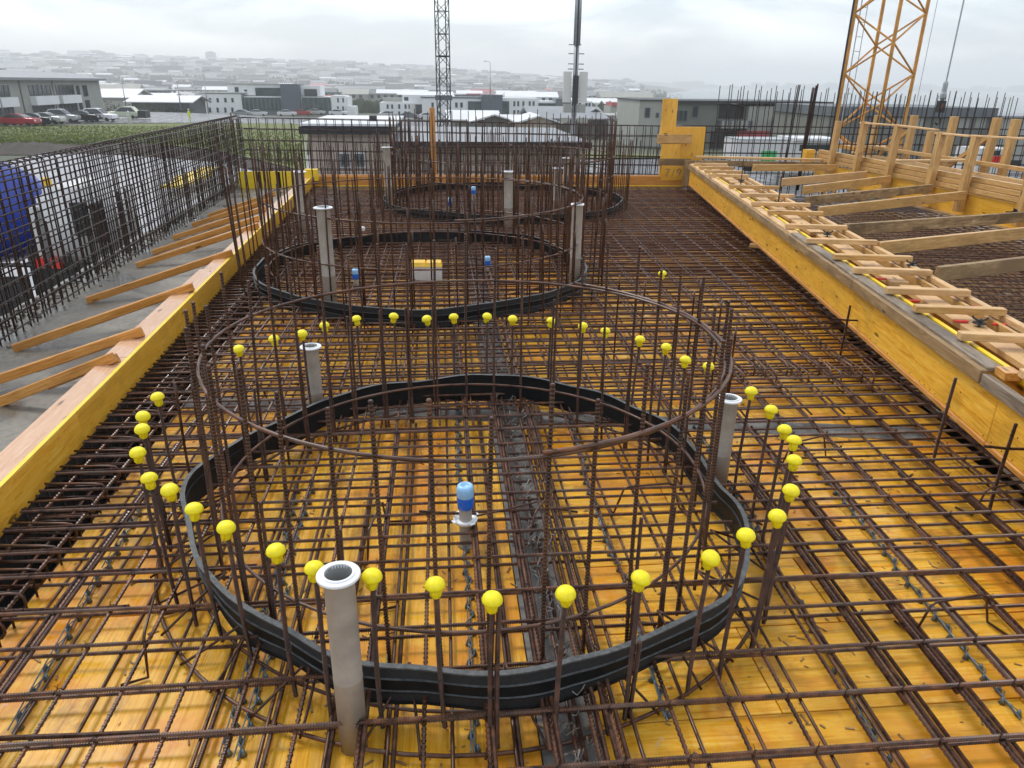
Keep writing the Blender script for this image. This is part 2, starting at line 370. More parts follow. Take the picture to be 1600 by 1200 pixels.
mb.add([(x, y, ground(x, y)) for y in ys for x in xs], [(j * nx + i, j * nx + i + 1, (j + 1) * nx + i + 1, (j + 1) * nx + i) for j in range(len(ys) - 1) for i in range(nx - 1)])
struct(build(mb, 'terrain', MAT['terrain'], smooth=True))
def drape(name, mat, pts, dz, sub=14):
    """sheet over the ground between two polylines"""
    (a, b_), mbs = pts, MB(); k = len(a) - 1; rows = []
    for i in range(sub * k + 1):
        s = i / sub; q = min(int(s), k - 1); f = s - q
        p0 = Vector(a[q]) * (1 - f) + Vector(a[q + 1]) * f; p1 = Vector(b_[q]) * (1 - f) + Vector(b_[q + 1]) * f
        for j in range(9):
            p = p0 * (1 - j / 8) + p1 * (j / 8); mbs.v.append((p.x, p.y, ground(p.x, p.y) + dz))
    for i in range(sub * k):
        for j in range(8): mbs.f.append((i * 9 + j, i * 9 + j + 1, (i + 1) * 9 + j + 1, (i + 1) * 9 + j)); mbs.m.append(0)
    o = build(mbs, name, mat, smooth=True); return struct(o)
mbs = MB(); mbs.add([(-30, 420, -12.6), (5750, 420, -12.6), (5750, 5900, -12.6), (-30, 5900, -12.6)], [(0, 1, 2, 3)])
struct(build(mbs, 'sea', MAT['sea']))
# far shore beyond the water with a low town on it
mbs = MB(); q = random.Random(4); line = []
for i in range(60):
    x = 600 + i * 85; line.append((x, 4250 - i * 6, -12.5, 12 + 10 * math.sin(i * .35) + q.uniform(0, 6)))
for (x, y, z0, z1), (x2, y2, _, z3) in zip(line, line[1:]):
    mbs.add([(x, y, z0), (x2, y2, z0), (x2, y2 + 300, z3), (x, y + 300, z1), (x2, y2 + 900, z0), (x, y + 900, z0)], [(0, 1, 2, 3), (3, 2, 4, 5)])
struct(build(mbs, 'far_shore', MAT['terrain'], smooth=True))

drape('yard', MAT['yard'], ([(-26, 4), (-30, 24), (-27, 40), (-30, 62)], [(-4.9, 4), (-5.2, 24), (4, 40), (16, 62)]), .05)
G_ = lambda l, z=-3.05: [tuple(at(px, py, z).xy) for px, py in l]
drape('grass_field', MAT['grass'], (G_([(-260, 224), (0, 223), (200, 224), (330, 236), (480, 268)]), G_([(-260, 199), (0, 197), (170, 193), (300, 190), (480, 187)])), .14)
# bank of dark soil, uneven
def mound(name, lo, hi, h, mat_, seed):
    q = random.Random(seed); m_ = MB(); k = len(lo) - 1; nn = 16 * k
    for i in range(nn + 1):
        s_ = i / 16; a = min(int(s_), k - 1); f = s_ - a
        p0 = Vector(lo[a]) * (1 - f) + Vector(lo[a + 1]) * f; p1 = Vector(hi[a]) * (1 - f) + Vector(hi[a + 1]) * f; hh = h * (.55 + .45 * math.sin(i * .21 + seed)) * q.uniform(.75, 1.25)
        for j in range(9):
            p = p0 * (1 - j / 8) + p1 * (j / 8); m_.v.append((p.x + q.uniform(-.15, .15), p.y, ground(p.x, p.y) + .04 + hh * math.sin(math.pi * j / 8) * q.uniform(.8, 1.2)))
    for i in range(nn):
        for j in range(8): m_.f.append((i * 9 + j, i * 9 + j + 1, (i + 1) * 9 + j + 1, (i + 1) * 9 + j)); m_.m.append(0)
    return struct(build(m_, name, mat_, smooth=False))
mound('soil_bank', G_([(-260, 246), (0, 244), (100, 244), (200, 245), (330, 254), (480, 284)]), G_([(-260, 224), (0, 223), (100, 223), (200, 224), (330, 236), (480, 268)]), .35, MAT['soil'], 3)
# long blades along the grass edge, uncountable
m_ = MB(); q = random.Random(8)
for i in range(16000):
    px = q.uniform(-20, 475); py = q.uniform(193, 226 + max(0, px - 300) * .2); p = at(px, py, -2.9); s_ = q.uniform(.05, .14); a = q.uniform(0, 3)
    p.z = ground(p.x, p.y) + .1; h_ = q.uniform(.06, .24)
    m_.add([p + Vector((-s_ * math.cos(a), -s_ * math.sin(a), 0)), p + Vector((s_ * math.cos(a), s_ * math.sin(a), 0)), p + Vector((q.uniform(-.1, .1), 0, h_))], [(0, 1, 2)])
o = build(m_, 'tall_grass', MAT['grass_blade']); stuff(o); tag(o, 'tufts of rough grass on the field beyond the left wall grid', 'grass')
drape('car_park', MAT['asphalt'], ([(-150, 112), (-62, 104), (-30, 116), (2, 120), (24, 106)], [(-160, 150), (-64, 150), (-34, 190), (4, 186), (26, 120)]), .06)
drape('side_street', MAT['asphalt'], ([(10, 34), (24, 40), (50, 44), (90, 50)], [(10, 60), (22, 66), (50, 74), (100, 84)]), .08)
drape('grass_verge', MAT['grass'], ([(8, 61), (22, 68), (50, 76)], [(8, 70), (20, 78), (52, 84)]), .12)

# ------------------------------------------------------------------ haze
mb = MB().box(-5800, 5800, -62, 6000, -21, 140)
hz = build(mb, 'haze', []); stuff(hz)
hm = bpy.data.materials.new('pale_rain_haze'); hm.use_nodes = True; ht = hm.node_tree; ht.nodes.clear()
pv = N(ht, 'ShaderNodeVolumePrincipled'); pv.inputs['Color'].default_value = (.97, .985, 1, 1); pv.inputs['Density'].default_value = .0005; pv.inputs['Anisotropy'].default_value = .2
om = N(ht, 'ShaderNodeOutputMaterial'); ht.links.new(pv.outputs[0], om.inputs['Volume']); hz.data.materials.append(hm)
tag(hz, 'pale grey rain haze lying over the far town and the bay', 'haze')

# ------------------------------------------------------------------ deck geometry
XL = lambda y: -2.30 - .0402 * (y - 3.5)              # inner face of the left edge form
B0 = Vector((3.222, 3.339, 0)); BD = Vector((.17003, .98544, 0)); BV = Vector((.98544, -.17003, 0))
def uv(u, v, z=0): p = B0 + BD * u + BV * v; return Vector((p.x, p.y, z))
XB = lambda y: B0.x + (y - B0.y) * BD.x / BD.y         # front face of the right form
YF = 17.2

# deck of yellow panels: left half laid lengthwise, right half crosswise, joints open 3 mm
deck = link('formwork_deck', None); struct(deck)
PN = {}
def panel(x0, x1, y0, y1, along, z=0.0):
    Ln, w = ((y1 - y0, x1 - x0) if along == 'y' else (x1 - x0, y1 - y0))
    k = (round(Ln, 2), round(w, 2))
    if k not in PN: PN[k] = timber_mesh(k[0] - .007, k[1] - .007, .021, MAT['ply'], .002)
    c = Vector(((x0 + x1) / 2, (y0 + y1) / 2, z - .0105 + rnd.uniform(-.0012, .0012)))
    m = Matrix.Rotation(R(90) if along == 'y' else 0, 4, 'Z'); m.translation = c
    return link('panel', PN[k], deck, mat=m)
y = .9; row = 0
while y < 17.0:
    for i in range(4):                                    # lengthwise, x -2.0 .. 0.32
        x0 = -2.0 + i * .58; off = (i % 2) * .7
        y0 = y + off
        panel(x0, x0 + .58, y0, min(y0 + 2.0, 17.15), 'y')
    y += 2.0
for i in range(4):
    if i % 2: panel(-2.0 + i * .58, -2.0 + i * .58 + .58, .6, 1.6, 'y')
y = .6; row = 0
while y < 17.0:
    x = .55; xe = XB(y + .45) + .16
    first = .75 + (row % 3) * .5
    x1 = x + first
    while x < xe:
        panel(x, min(x1, xe), y, y + .5, 'x'); x = x1; x1 = x + 2.0
    y += .5; row += 1
# strips of concrete wall head that show between the panels
mb = MB().box(.322, .548, .5, 17.15, -.25, -.004)
struct(build(mb, 'wall_head', MAT['concrete_dark']))
mb = MB(); mb.prism([(-2.0, 5.52), (-2.0, 5.30), (3.4, 4.36), (3.4, 4.58)], -.02, .003)
struct(build(mb, 'cross_wall_head', MAT['concrete_dark']))
# troughs left and right of the deck, closed below
mb = MB(); mb.prism([(-2.9, -1), (-2.02, -1), (-2.02, 17.3), (-3.0, 17.3)], -.6, -.45)
mb.box(-2.02, -2.0, .5, 17.15, -.45, -.022); mb.box(-2.9, 0, 17.25, 17.3, -.6, -.3)
mb.prism([(XL(-1) - .03, -1), (XL(-1), -1), (XL(17) , 17), (XL(17) - .03, 17)], -.45, .108)
struct(build(mb, 'left_trough', MAT['trough']))
mb = MB(); mb.prism([(2.0, -1), (14.5, -1), (14.5, 19), (4.6, 19)], -.75, -.6)
struct(build(mb, 'lower_slab', MAT['trough']))
mb = MB(); mb.box(-3.0, 5.6, 17.3, 17.5, -3, -.03); mb.box(-2.9, 6, -1.5, -1.2, -3, -.03); mb.prism([(-3.0, 17.5), (14.5, 17.5), (14.5, 19.8), (-4.9, 19.8)], -3.0, -.62)
struct(build(mb, 'building_base', MAT['concrete_dark']))

# existing concrete slab on the left, top level with the deck
def slabx(y): return -4.52 - .045 * (y - 7)
mb = MB(); q = random.Random(3); n = 60; top = []
for i in range(n + 1):
    yy = -1 + 20.6 * i / n; top.append((slabx(yy) - .05 + q.uniform(-.05, .05), yy))
for i in range(n):
    a, b_ = top[i], top[i + 1]; c1 = (XL(a[1]) - .05, a[1]); c2 = (XL(b_[1]) - .05, b_[1])
    mb.add([(*a, .0), (*c1, .0), (*c2, .0), (*b_, .0), (*a, -3.1), (*b_, -3.1), (c1[0], c1[1], -.6), (c2[0], c2[1], -.6)], [(0, 1, 2, 3), (0, 3, 5, 4), (1, 6, 7, 2)])
struct(build(mb, 'concrete_slab', MAT['concrete']))
# rubble and grout crumbs along the slab edge: uncountable
mb = MB()
for i in range(1500):
    yy = q.uniform(4, 18.5); xx = slabx(yy) + abs(q.gauss(0, .16)) + .02; s_ = q.uniform(.006, .022)
    if xx > XL(yy) - .3: continue
    tf = Matrix.Translation((xx, yy, s_ * .5)) @ Matrix.Rotation(q.uniform(0, 6), 4, 'Z') @ Matrix.Rotation(q.uniform(0, 1), 4, 'X')
    mb.box(-s_, s_, -s_ * .7, s_ * .7, -s_ * .5, s_ * .5, 0, tf)
o = build(mb, 'rubble', MAT['concrete']); stuff(o); tag(o, 'crumbs of grout and stone along the left slab edge below the wall cage', 'rubble')

# ------------------------------------------------------------------ left edge form and its braces
lf = thing('edge_form', 'long yellow edge form with pinkish boards on top, left side of the deck', 'edge form', (XL(3.5), 3.5, 0))
y = -.5; i = 0
while y < YF:
    y1 = min(y + 2.5, YF)
    p = lambda yy, z, dx=0: (XL(yy) + dx, yy, z)
    timber('panel', p(y + .002, .225, -.0135), p(y1 - .002, .225, -.0135), .027, .23, MAT['form_yellow'], lf)
    timber('edge_strip', p(y + .002, .343, -.0135), p(y1 - .002, .343, -.0135), .029, .006, MAT['form_bright'], lf, bev=.001)
    y = y1
y = -.3; w_ = [.20, .17, .19, .15, .17, .14, .16]
for i in range(7):
    y1 = min(y + 2.9, YF - .1); ww = w_[i]
    timber('top_board', (XL(y) - .03 - ww / 2, y + .004, .322), (XL(y1) - .03 - ww / 2, y1 - .004, .322), ww, .04, MAT['timber_pink'], lf)
    timber('waler', (XL(y) - .08, y + .004, .18), (XL(y1) - .08, y1 - .004, .18), .10, .09, MAT['timber_orange'], lf)
    y = y1
BR = [((0, 628), (178, 558), 'nearest the photo edge'), ((-60, 612), (222, 517), 'second from the near end'), ((20, 545), (302, 447), 'third from the near end'),
      ((135, 470), (363, 394), 'fourth from the near end'), ((213, 415), (404, 352), 'fifth from the near end'), ((238, 395), (405, 340), 'sixth from the near end'), ((270, 372), (415, 325), 'seventh from the near end'), ((300, 352), (424, 312), 'second from the far end'), ((325, 338), (430, 302), 'farthest up the slab')]
for i, (a, b_, w_) in enumerate(BR):
    p0 = at(*a, .03); p1 = at(*b_, .40)
    if p0.x < -4.35: p0 = p0 + (p1 - p0) * ((-4.35 - p0.x) / (p1.x - p0.x)); p0.z = .03
    br = thing('brace', 'orange timber brace from slab to left edge form, ' + w_, 'timber brace', tuple(p0), 'braces of the left edge form')
    timber('lath', p0, p1, .045, .075, MAT['timber_orange'], br)
    d = (p1 - p0); n_ = Vector((-d.y, d.x, 0)).normalized() * .05
    timber('lath', p0 + d * .38 + n_ - Vector((0, 0, .022)), p0 + d * 1.0 + n_ - Vector((0, 0, .022)), .04, .07, MAT['timber_orange'], br)

# ------------------------------------------------------------------ far edge form
ff = thing('far_edge_form', 'low orange timber edge form closing the far end of the deck', 'edge form', (1.4, YF, 0))
x = XL(YF)
for i, ln in enumerate((2.4, 2.0, 2.3, 1.9)):
    x1 = min(x + ln, 5.62)
    timber('plank', (x + .003, YF + .02, .235), (x1 - .003, YF + .02, .235), .04, .22, MAT['timber_orange'], ff)
    timber('yellow_strip', (x + .003, YF + .0, .10), (x1 - .003, YF + .0, .10), .03, .10, MAT['form_bright'], ff)
    timber('waler', (x + .003, YF + .10, .33), (x1 - .003, YF + .10, .33), .08, .08, MAT['timber_orange'], ff)
    x = x1
timber('panel', (XL(YF), YF + .03, -.1), (5.62, YF + .03, -.1), .02, .4, MAT['ply'], ff)

# ------------------------------------------------------------------ reinforcement mats
mat = thing('floor_rebar_mat', 'rusty two-layer reinforcement mat covering the yellow deck', 'rebar mat', (1.2, 9, .0))
zT, zTL, zBL, zB = .150, .133, .042, .058
y = 1.07; YS = []
while y < 17.1:
    k = 'long_rib' if y < 5.5 else 'long'
    yy = y + rnd.uniform(-.012, .012); sk = rnd.uniform(-.02, .02)
    x0 = XL(y) + .02; x1 = XB(y) + .75
    bar((x0, yy, zT), (x1, yy + sk, zT + .002), k, mat)
    if y > 4.4 and rnd.random() < .8:
        bar((x0, yy + .085, zT - .03), (x1, yy + .085 + sk, zT - .028), 'long', mat, 'upper_lap_bar')
    if y < 6.5 and rnd.random() < .8:            # lapped splice of a second bar
        xe = rnd.choice([rnd.uniform(-1.6, -.7), rnd.uniform(-1.3, .2)])
        bar((x0, yy + .019, zT), (xe, yy + .019, zT), k, mat)
    y2 = y + .055 + rnd.uniform(-.02, .02)
    bar((x0, y2, zB), (x1, y2 + rnd.uniform(-.02, .02), zB), k if y < 4 else 'long', mat, 'lower_bar')
    if y > 5: bar((x0, y2 + .07, zB), (x1, y2 + .07, zB), 'long', mat, 'lower_lap_bar')
    YS.append(y); y += .243 if y < 2.9 else .203
x = -2.18; i = 0
def lean(x): return 0 if x < .6 else min(.075, (x - .6) * .028)
while x < 5.3:
    t = lean(x); k = 'lengthwise_rib'
    def seg(xo, z, y0, y1, kk):
        bar((x + xo + t * (y0 - 2), y0, z), (x + xo + t * (y1 - 2), y1, z), kk, mat)
    ymin = 1.0
    if x > 3.0: ymin = B0.y + (x - .7 - B0.x) / .1725
    ymin = max(1.0, ymin) if x > 3.0 else 1.0
    if ymin < 16.5:
        ysp = rnd.uniform(3.2, 6.5)
        seg(0, zTL, ymin, 17.1, 'lengthwise_rib')
        r_ = rnd.random()
        if r_ < .4 and ymin < 2: seg(.018, zTL, ymin, ysp, 'lengthwise_rib')
        if r_ < .25 and ymin < 2: seg(-.018, zTL + .002, rnd.uniform(1.0, 2.6), ysp + rnd.uniform(-1, 1.5), 'lengthwise_rib')
        if r_ > .5: seg(.02, zTL, rnd.uniform(6, 8), rnd.uniform(10, 12), 'lengthwise')
        xo = .10
        seg(xo, zBL, ymin, 17.1, 'lengthwise')
        if rnd.random() < .5 and ymin < 2: seg(xo + .018, zBL, ymin, rnd.uniform(3, 6), 'lengthwise_rib')
    if x < 4.6:
        for xo2, y0_, z_ in ((.06, 4.6, zTL - .01), (.18, 5.6, zBL)):
            yb_ = max(y0_, ymin)
            if yb_ < 15: bar((x + xo2 + t * (yb_ - 2), yb_, z_), (x + xo2 + t * 15.1, 17.1, z_), 'lengthwise', mat, 'lap_bar')
    x += .23; i += 1
# heavy group of bars over the concrete strip
for k_, xo in enumerate((.50, .525, .57, .60)):
    bar((xo, 1.0, zTL - .015 * (k_ % 2)), (xo + rnd.uniform(-.02, .05), rnd.uniform(6, 17), zTL - .015 * (k_ % 2)), 'lengthwise_rib', mat)
# hairpins that close the slab edge along the left form
hp = MB(); hp.tube([(.0, 0, .15), (.28, 0, .15), (.32, 0, .145), (.335, 0, .12), (.335, 0, .085), (.32, 0, .062), (.28, 0, .055), (0, 0, .055)], .007, 6)
hp2 = MB(); hp2.tube([(.30, 0, .15), (.06, 0, .15), (.03, 0, .145), (.015, 0, .12), (.015, 0, .085), (.03, 0, .062), (.06, 0, .055), (.3, 0, .055)], .007, 6)
hpm = hp.mesh('hairpin', MAT['rust_toplit'], True); hpm2 = hp2.mesh('hairpin', MAT['rust_toplit'], True)
y = 1.2
while y < 17:
    m = Matrix.Rotation(rnd.uniform(-.12, .12), 4, 'Z'); m.translation = Vector((XL(y) + .02, y + .06, .008)) - mat.location
    link('hairpin', hpm, mat, mat=m); y += .203
# upturned hooks along the right form (near the shade) and over the cross wall
for i in range(18):
    px = 1110 + i * 16 if i < 14 else 1300 + i; p = at(1130 + i * 17, 575 + (i % 3) * 6, .2)
    if p.x > XB(p.y) - .05: continue
    m = Matrix.Rotation(R(90) + rnd.uniform(-.2, .2), 4, 'Z'); m.translation = Vector((p.x, p.y, .06)) - mat.location
    link('hairpin', hpm2, mat, mat=m)
# bar chairs bent from round steel
ch = MB(); ch.tube([(-.22, .10, .012), (-.20, 0, .012), (-.17, 0, .10), (-.15, 0, .165), (-.12, 0, .18), (.12, 0, .18), (.15, 0, .165), (.17, 0, .10), (.20, 0, .012), (.22, -.12, .012)], .0062, 6)
chm = ch.mesh('bar_chair', MAT['rust'], True)
CH = [((1255, 725), 20, 'behind the right-hand capped bars'), ((1485, 985), 8, 'standing among the bars at the lower right'), ((1560, 800), 12, 'close to the shade under the yellow beam'), ((590, 850), 80, 'left of the blue-capped pipe'),
      ((585, 1005), 95, 'just behind the near grey pipe'), ((850, 825), 60, 'right of the blue-capped pipe by the grey strip'), ((245, 1010), 100, 'left of the near ring'), ((1010, 800), 5, 'inside the near ring on its right side'), ((380, 640), 30, 'left of the near ring by the capped bars'), ((950, 610), 60, 'behind the near ring')]
for p, a, w_ in CH:
    q_ = at(*p, .0); o = link('bar_chair', chm, mat=Matrix.Translation((q_.x, q_.y, 0)) @ Matrix.Rotation(R(a), 4, 'Z'))
    tag(o, 'bent rusty bar chair, ' + w_, 'bar chair', 'bar chairs under the upper mat')
# a few loose ties and slanting bars
lb = thing('loose_bars', 'thin loose bars and wire lying across the mat inside the near ring', 'loose bar', tuple(at(760, 800, .16)))
bar(at(655, 799, .19), at(745, 803, .19), 'up_rib', lb); bar(at(745, 806, .18), at(840, 784, .18), 'up_rib', lb, thick=.7)
bar(at(0, 720, .17), at(90, 670, .17), 'up', lb, thick=.6)

# spacer rails with cone feet
sm = MB(); sm.tube([(0, 0, .012), (1.0, 0, .012)], .0045, 5); sm.tube([(0, .012, .03), (1.0, .012, .03)], .003, 5)
for i in range(16):
    s_ = 1 if i % 2 else -1; x = .03 + i * .0625
    sm.lathe([(.0, .03), (.004, .03), (.014, .001), (0, .001)], 6, (x, s_ * .013, 0)); sm.tube([(x, s_ * .013, .02), (x + .03, -s_ * .01, .032), (x + .0625, -s_ * .013, .02)], .003, 4)
smm = sm.mesh('spacer_segment', MAT['spacer'], True)
SPR = [((735, 1185), 4.8, 0, 'running under the middle of the near ring'), ((340, 1192), 1.4, 2, 'left of the near grey pipe'), ((378, 1192), 1.3, 1, 'right next to the rail left of the near pipe'), ((18, 1150), 1.7, 3, 'at the lower left corner of the deck'),
       ((1388, 1199), 3.6, -4, 'long one at the lower right'), ((1600, 1128), 2.8, -5, 'at the right edge by the beam'), ((1045, 1130), 3.4, -2, 'under the right side of the near ring')]
for p, ln, a, w_ in SPR:
    q_ = at(*p, 0); r_ = thing('spacer_rail', 'blue-grey spacer rail, ' + w_, 'spacer rail', (q_.x, q_.y, .001), 'spacer rails on the deck'); r_.rotation_euler = (0, 0, R(90 + a))
    n = int(ln)
    yoff = 0
    for i in range(n + 1):
        yoff = max(-.05, min(.05, yoff + rnd.uniform(-.03, .03)))
        link('rail_segment', smm, r_, mat=Matrix.Translation((i * 1.01, yoff, 0)) @ Matrix.Rotation(rnd.uniform(-.03, .03), 4, 'Z'))

# stirrups of the edge beam hanging in the left trough
eb = thing('edge_beam_cage', 'dark stirrup cage of the edge beam in the trough along the left form', 'beam cage', (-2.3, 5, -.2))
sm_ = MB(); sm_.tube([(-.17, 0, .10), (.15, 0, .10), (.16, 0, .08), (.16, 0, -.36), (.15, 0, -.38), (-.15, 0, -.38), (-.16, 0, -.36), (-.16, 0, .12)], .006, 5); stm = sm_.mesh('stirrup', MAT['rust_dark'], True)
y = 1.0
while y < 17:
    m = Matrix.Translation(Vector(((XL(y) - 1.98) / 2, y, .01)) - eb.location) @ Matrix.Rotation(rnd.gauss(0, .05), 4, 'Z'); link('stirrup', stm, eb, mat=m); y += .122 + rnd.uniform(-.01, .01)
for dx, z in ((-.14, -.34), (0, -.34), (.14, -.34), (-.14, -.15), (.14, -.15)): bar(((XL(1) - 1.98) / 2 + dx, 1, z), ((XL(17) - 1.98) / 2 + dx, 17, z), 'cage_long', eb, 'lengthwise_bar', 1.3)
# mat right of the beam
m2 = thing('side_rebar_mat', 'dark rusty reinforcement mat under the timber struts, right of the yellow beam', 'rebar mat', (7, 9, -.2))
u = .2
while u < 14:
    a = uv(u, .75, .06 - .1); b_ = uv(u, 5.6, -.04); bar(a, b_, 'long', m2)
    if u < 9: bar(uv(u + .09, .75, -.2), uv(u + .09, 5.6, -.2), 'lengthwise', m2)
    u += .2
v = .85
while v < 6.0:
    bar(uv(-.2, v, -.06), uv(13.6, v, -.06), 'lengthwise', m2); bar(uv(-.2, v + .1, -.22), uv(13.6, v + .1, -.22), 'long', m2); v += .2
dk2 = link('side_deck', None); struct(dk2)
for i in range(14):
    for j in range(3):
        a = uv(.0 + i * 1.0, .7 + j * 1.9, -.35); m = Matrix.Rotation(math.atan2(BV.y, BV.x), 4, 'Z'); c_ = uv(.5 + i, .7 + j * 1.9 + .95, -.35); m.translation = c_
        link('panel', timber_mesh(1.896, .996, .021, MAT['ply_brown'], .002), dk2, mat=m)

# ------------------------------------------------------------------ rings
def strip_mesh(c, r, zb, zt, seed, wav=.04, n=150):
    """rubber waterstop: ribbed section swept round a slightly wavy ring"""
    q = random.Random(seed); ph = [q.uniform(0, 6) for _ in range(5)]; am = [wav, wav * .8, wav * .5, wav * .3, wav * .25]; kk = [2, 3, 5, 7, 11]
    H_ = zt - zb
    sec = [(.000, 0), (.010, 0), (.010, .06), (.004, .07), (.004, .30), (.011, .315), (.011, .345), (.004, .36), (.004, .62), (.012, .635), (.012, .665), (.004, .68), (.006, .95), (.012, .96), (.012, 1.0), (-.012, 1.0), (-.012, .96), (-.004, .95), (-.004, .68), (-.012, .66), (-.012, .63), (-.004, .62), (-.004, .07), (-.01, .06), (-.01, 0)]
    mb = MB(); ns = len(sec)
    for i in range(n):
        a = 2 * math.pi * i / n
        dr = sum(A_ * math.sin(k_ * a + p_) for A_, k_, p_ in zip(am, kk, ph)) + .012 * abs(math.sin(8 * a + ph[4])); dz = .016 * math.sin(3 * a + ph[1]) + .008 * math.sin(7 * a + ph[2]) + .004 * math.sin(17 * a)
        tilt = .10 + .10 * math.sin(4 * a + ph[3]) + .05 * math.sin(9 * a)
        for o_, h in sec:
            rr = r + dr + o_ + (h - .5) * H_ * tilt * .5
            lw = (.012 * math.sin(13 * a + ph[0]) + .010 * math.sin(5 * a + ph[4])) * (1 - h); mb.v.append((rr * math.cos(a), rr * math.sin(a), zb + h * H_ + dz + lw))
    for i in range(n):
        for j in range(ns):
            a_ = i * ns + j; b_ = i * ns + (j + 1) % ns; c_ = ((i + 1) % n) * ns + (j + 1) % ns; d_ = ((i + 1) % n) * ns + j
            mb.f.append((a_, d_, c_, b_)); mb.m.append(1 if j in (3, 11) else 2 if j in (6, 10, 13, 14) else 0)
    return mb
RC = [(Vector((.11, 3.605, 0)), 1.455, 1.31, 1.60, 41), (Vector((-.205, 8.95, 0)), 1.985, 1.86, 2.15, 66), (Vector((1.17, 14.5, 0)), 2.24, 2.10, 2.40, 78)]
WH = ['nearest the camera', 'middle of the three', 'farthest of the three']
for i, (c, rs, ri, ro, n) in enumerate(RC):
    o = build(strip_mesh(c, rs, .10, .285, 5 + i), 'waterstop', [MAT['rubber'], MAT['rubber_grain'], MAT['rubber_edge']], loc=c)
    tag(o, 'wavy black rubber waterstop strip bent into a ring, ' + WH[i], 'waterstop', 'black waterstop rings')
    
    # inner cage: uprights tied to a round hoop
    cg = thing('round_cage', ['circle of tall rusty upright bars tied to a hoop inside the near black ring', 'circle of tall upright bars standing inside the middle black ring', 'circle of dense upright bars standing inside the farthest black ring'][i], 'rebar cage', tuple(c), 'round bar cages')
    hz_ = 1.07; pts = []
    q = random.Random(40 + i)
    for j in range(n):
        a = 2 * math.pi * (j + q.uniform(-.12, .12)) / n; rr = ri + q.uniform(-.012, .012)
        ht_ = [1.30, 1.62, 1.75][i] + q.uniform(-.07, .07)
        if i == 0 and math.sin(a) > .2: ht_ += .05
        p0 = c + Vector((rr * math.cos(a), rr * math.sin(a), .02)); ln_ = q.gauss(0, .012)
        p1 = c + Vector((rr * math.cos(a) + ln_, rr * math.sin(a) + q.gauss(0, .012), ht_))
        bar(p0, p1, 'up_rib' if i == 0 else 'up', cg, 'upright_bar', 1.12 if i == 0 else 1.0)
        if q.random() < (.35 if i == 0 else .7):
            ht_ = [.72, 1.1, 1.35][i] + q.uniform(-.15, .25); off = Vector((-math.sin(a), math.cos(a), 0)) * .02
            bar(p0 + off, Vector((p0.x + off.x, p0.y + off.y, ht_)), 'up_rib' if i == 0 else 'up', cg, 'upright_bar')
    def hoop(r_, z_, rad, dz=.0, ph=0.0):
        m_ = MB(); m_.tube([(r_ * math.cos(t * 2 * math.pi / 72) * (1 + .006 * math.sin(3 * t * .0873 + ph)), r_ * math.sin(t * 2 * math.pi / 72), z_ + dz * math.sin(t * 2 * math.pi / 72 * 2 + ph)) for t in range(72)], rad, 6, closed=True)
        return build(m_, 'hoop', MAT['rust_toplit'], cg, True)
    hoop(ri - .018, hz_, .0082, .012, 1); hoop(ri - .02, .30, .008)
    # a second hoop piece lapped on the right side
    m_ = MB(); m_.tube([((ri + .006) * math.cos(R(t)), (ri + .006) * math.sin(R(t)), hz_ + .016) for t in range(-80, 60, 5)], .0095, 6); build(m_, 'hoop', MAT['rust_toplit'], cg, True)
    if i: hoop(ri + .018, [0, .62, .75][i], .008)
    # base hoops and the diagonals tied to them
    if i == 0:
        hoop(ro + .03, .03, .009); hoop(ro - .16, .045, .008)
        for j in range(44):
            a = 2 * math.pi * j / 44; b2 = 2 * math.pi * (j + (1 if j % 2 else -1) * .5) / 44
            r1, r2 = ro + .05, ro - .28
            bar(c + Vector((r1 * math.cos(a), r1 * math.sin(a), .03)), c + Vector((r2 * math.cos(b2), r2 * math.sin(b2), .165)), 'up', cg, 'diagonal_bar', .75)
# denser screen of starters around rings 2 and 3 (outer circle, no caps)
for i in (1, 2):
    c, rs, ri, ro, n = RC[i]; q = random.Random(70 + i)
    st = thing('starter_bar_circle', ['', 'circle of uncapped starter bars round the middle black ring', 'circle of uncapped starter bars round the farthest black ring'][i], 'starter bars', tuple(c))
    for j in range(58 if i == 1 else 76):
        a = 2 * math.pi * (j + q.uniform(-.2, .2)) / (58 if i == 1 else 76); h = [0, 1.12, 1.2][i] + q.uniform(-.25, .3)
        if i == 1 and (math.cos(a) < -.75): h += .55
        x_, y_ = c.x + ro * math.cos(a), c.y + ro * math.sin(a)
        bar((x_, y_, .02), (x_ + q.gauss(0, .02) - (.06 if math.cos(a) < -.8 and i == 1 else 0), y_ + q.gauss(0, .02), h), 'up', st, 'starter_bar')

# capped starters round the near ring
CAPS = [(769, 936), (884, 927), (1001, 903), (1110, 871), (1166, 836), (1215, 806), (1236, 766), (1241, 719), (1241, 688), (1226, 671), (1205, 640), (1174, 611), (1107, 572), (1071, 562), (1041, 542), (1000, 530), (946, 517), (911, 509), (861, 501), (801, 498), (761, 494), (709, 495), (667, 498), (615, 494), (557, 498), (507, 508), (472, 521), (428, 529), (373, 545), (246, 620), (223, 650), (222, 670), (215, 707), (233, 747), (265, 765), (303, 795), (353, 824), (431, 860), (491, 888), (581, 900), (680, 913)]
st = thing('capped_starter_circle', 'circle of rusty starter bars carrying the yellow caps round the near black ring', 'starter bars', tuple(RC[0][0]))
cp = MB(); prof = [(0, .036), (.010, .0355), (.020, .033), (.029, .0275), (.0355, .019), (.0388, .009), (.0385, .002), (.036, -.002), (.030, -.004), (.0205, -.005), (.0195, -.010), (.0185, -.040), (.015, -.044), (0, -.044)]
prof = [(r_ * .93, z_ * .95) for r_, z_ in prof]; cp.lathe(prof, 20)
for j in range(6):
    a = j * math.pi / 3; cp.box(.015, .021, -.002, .002, -.036, -.001, 0, Matrix.Rotation(a, 4, 'Z'))
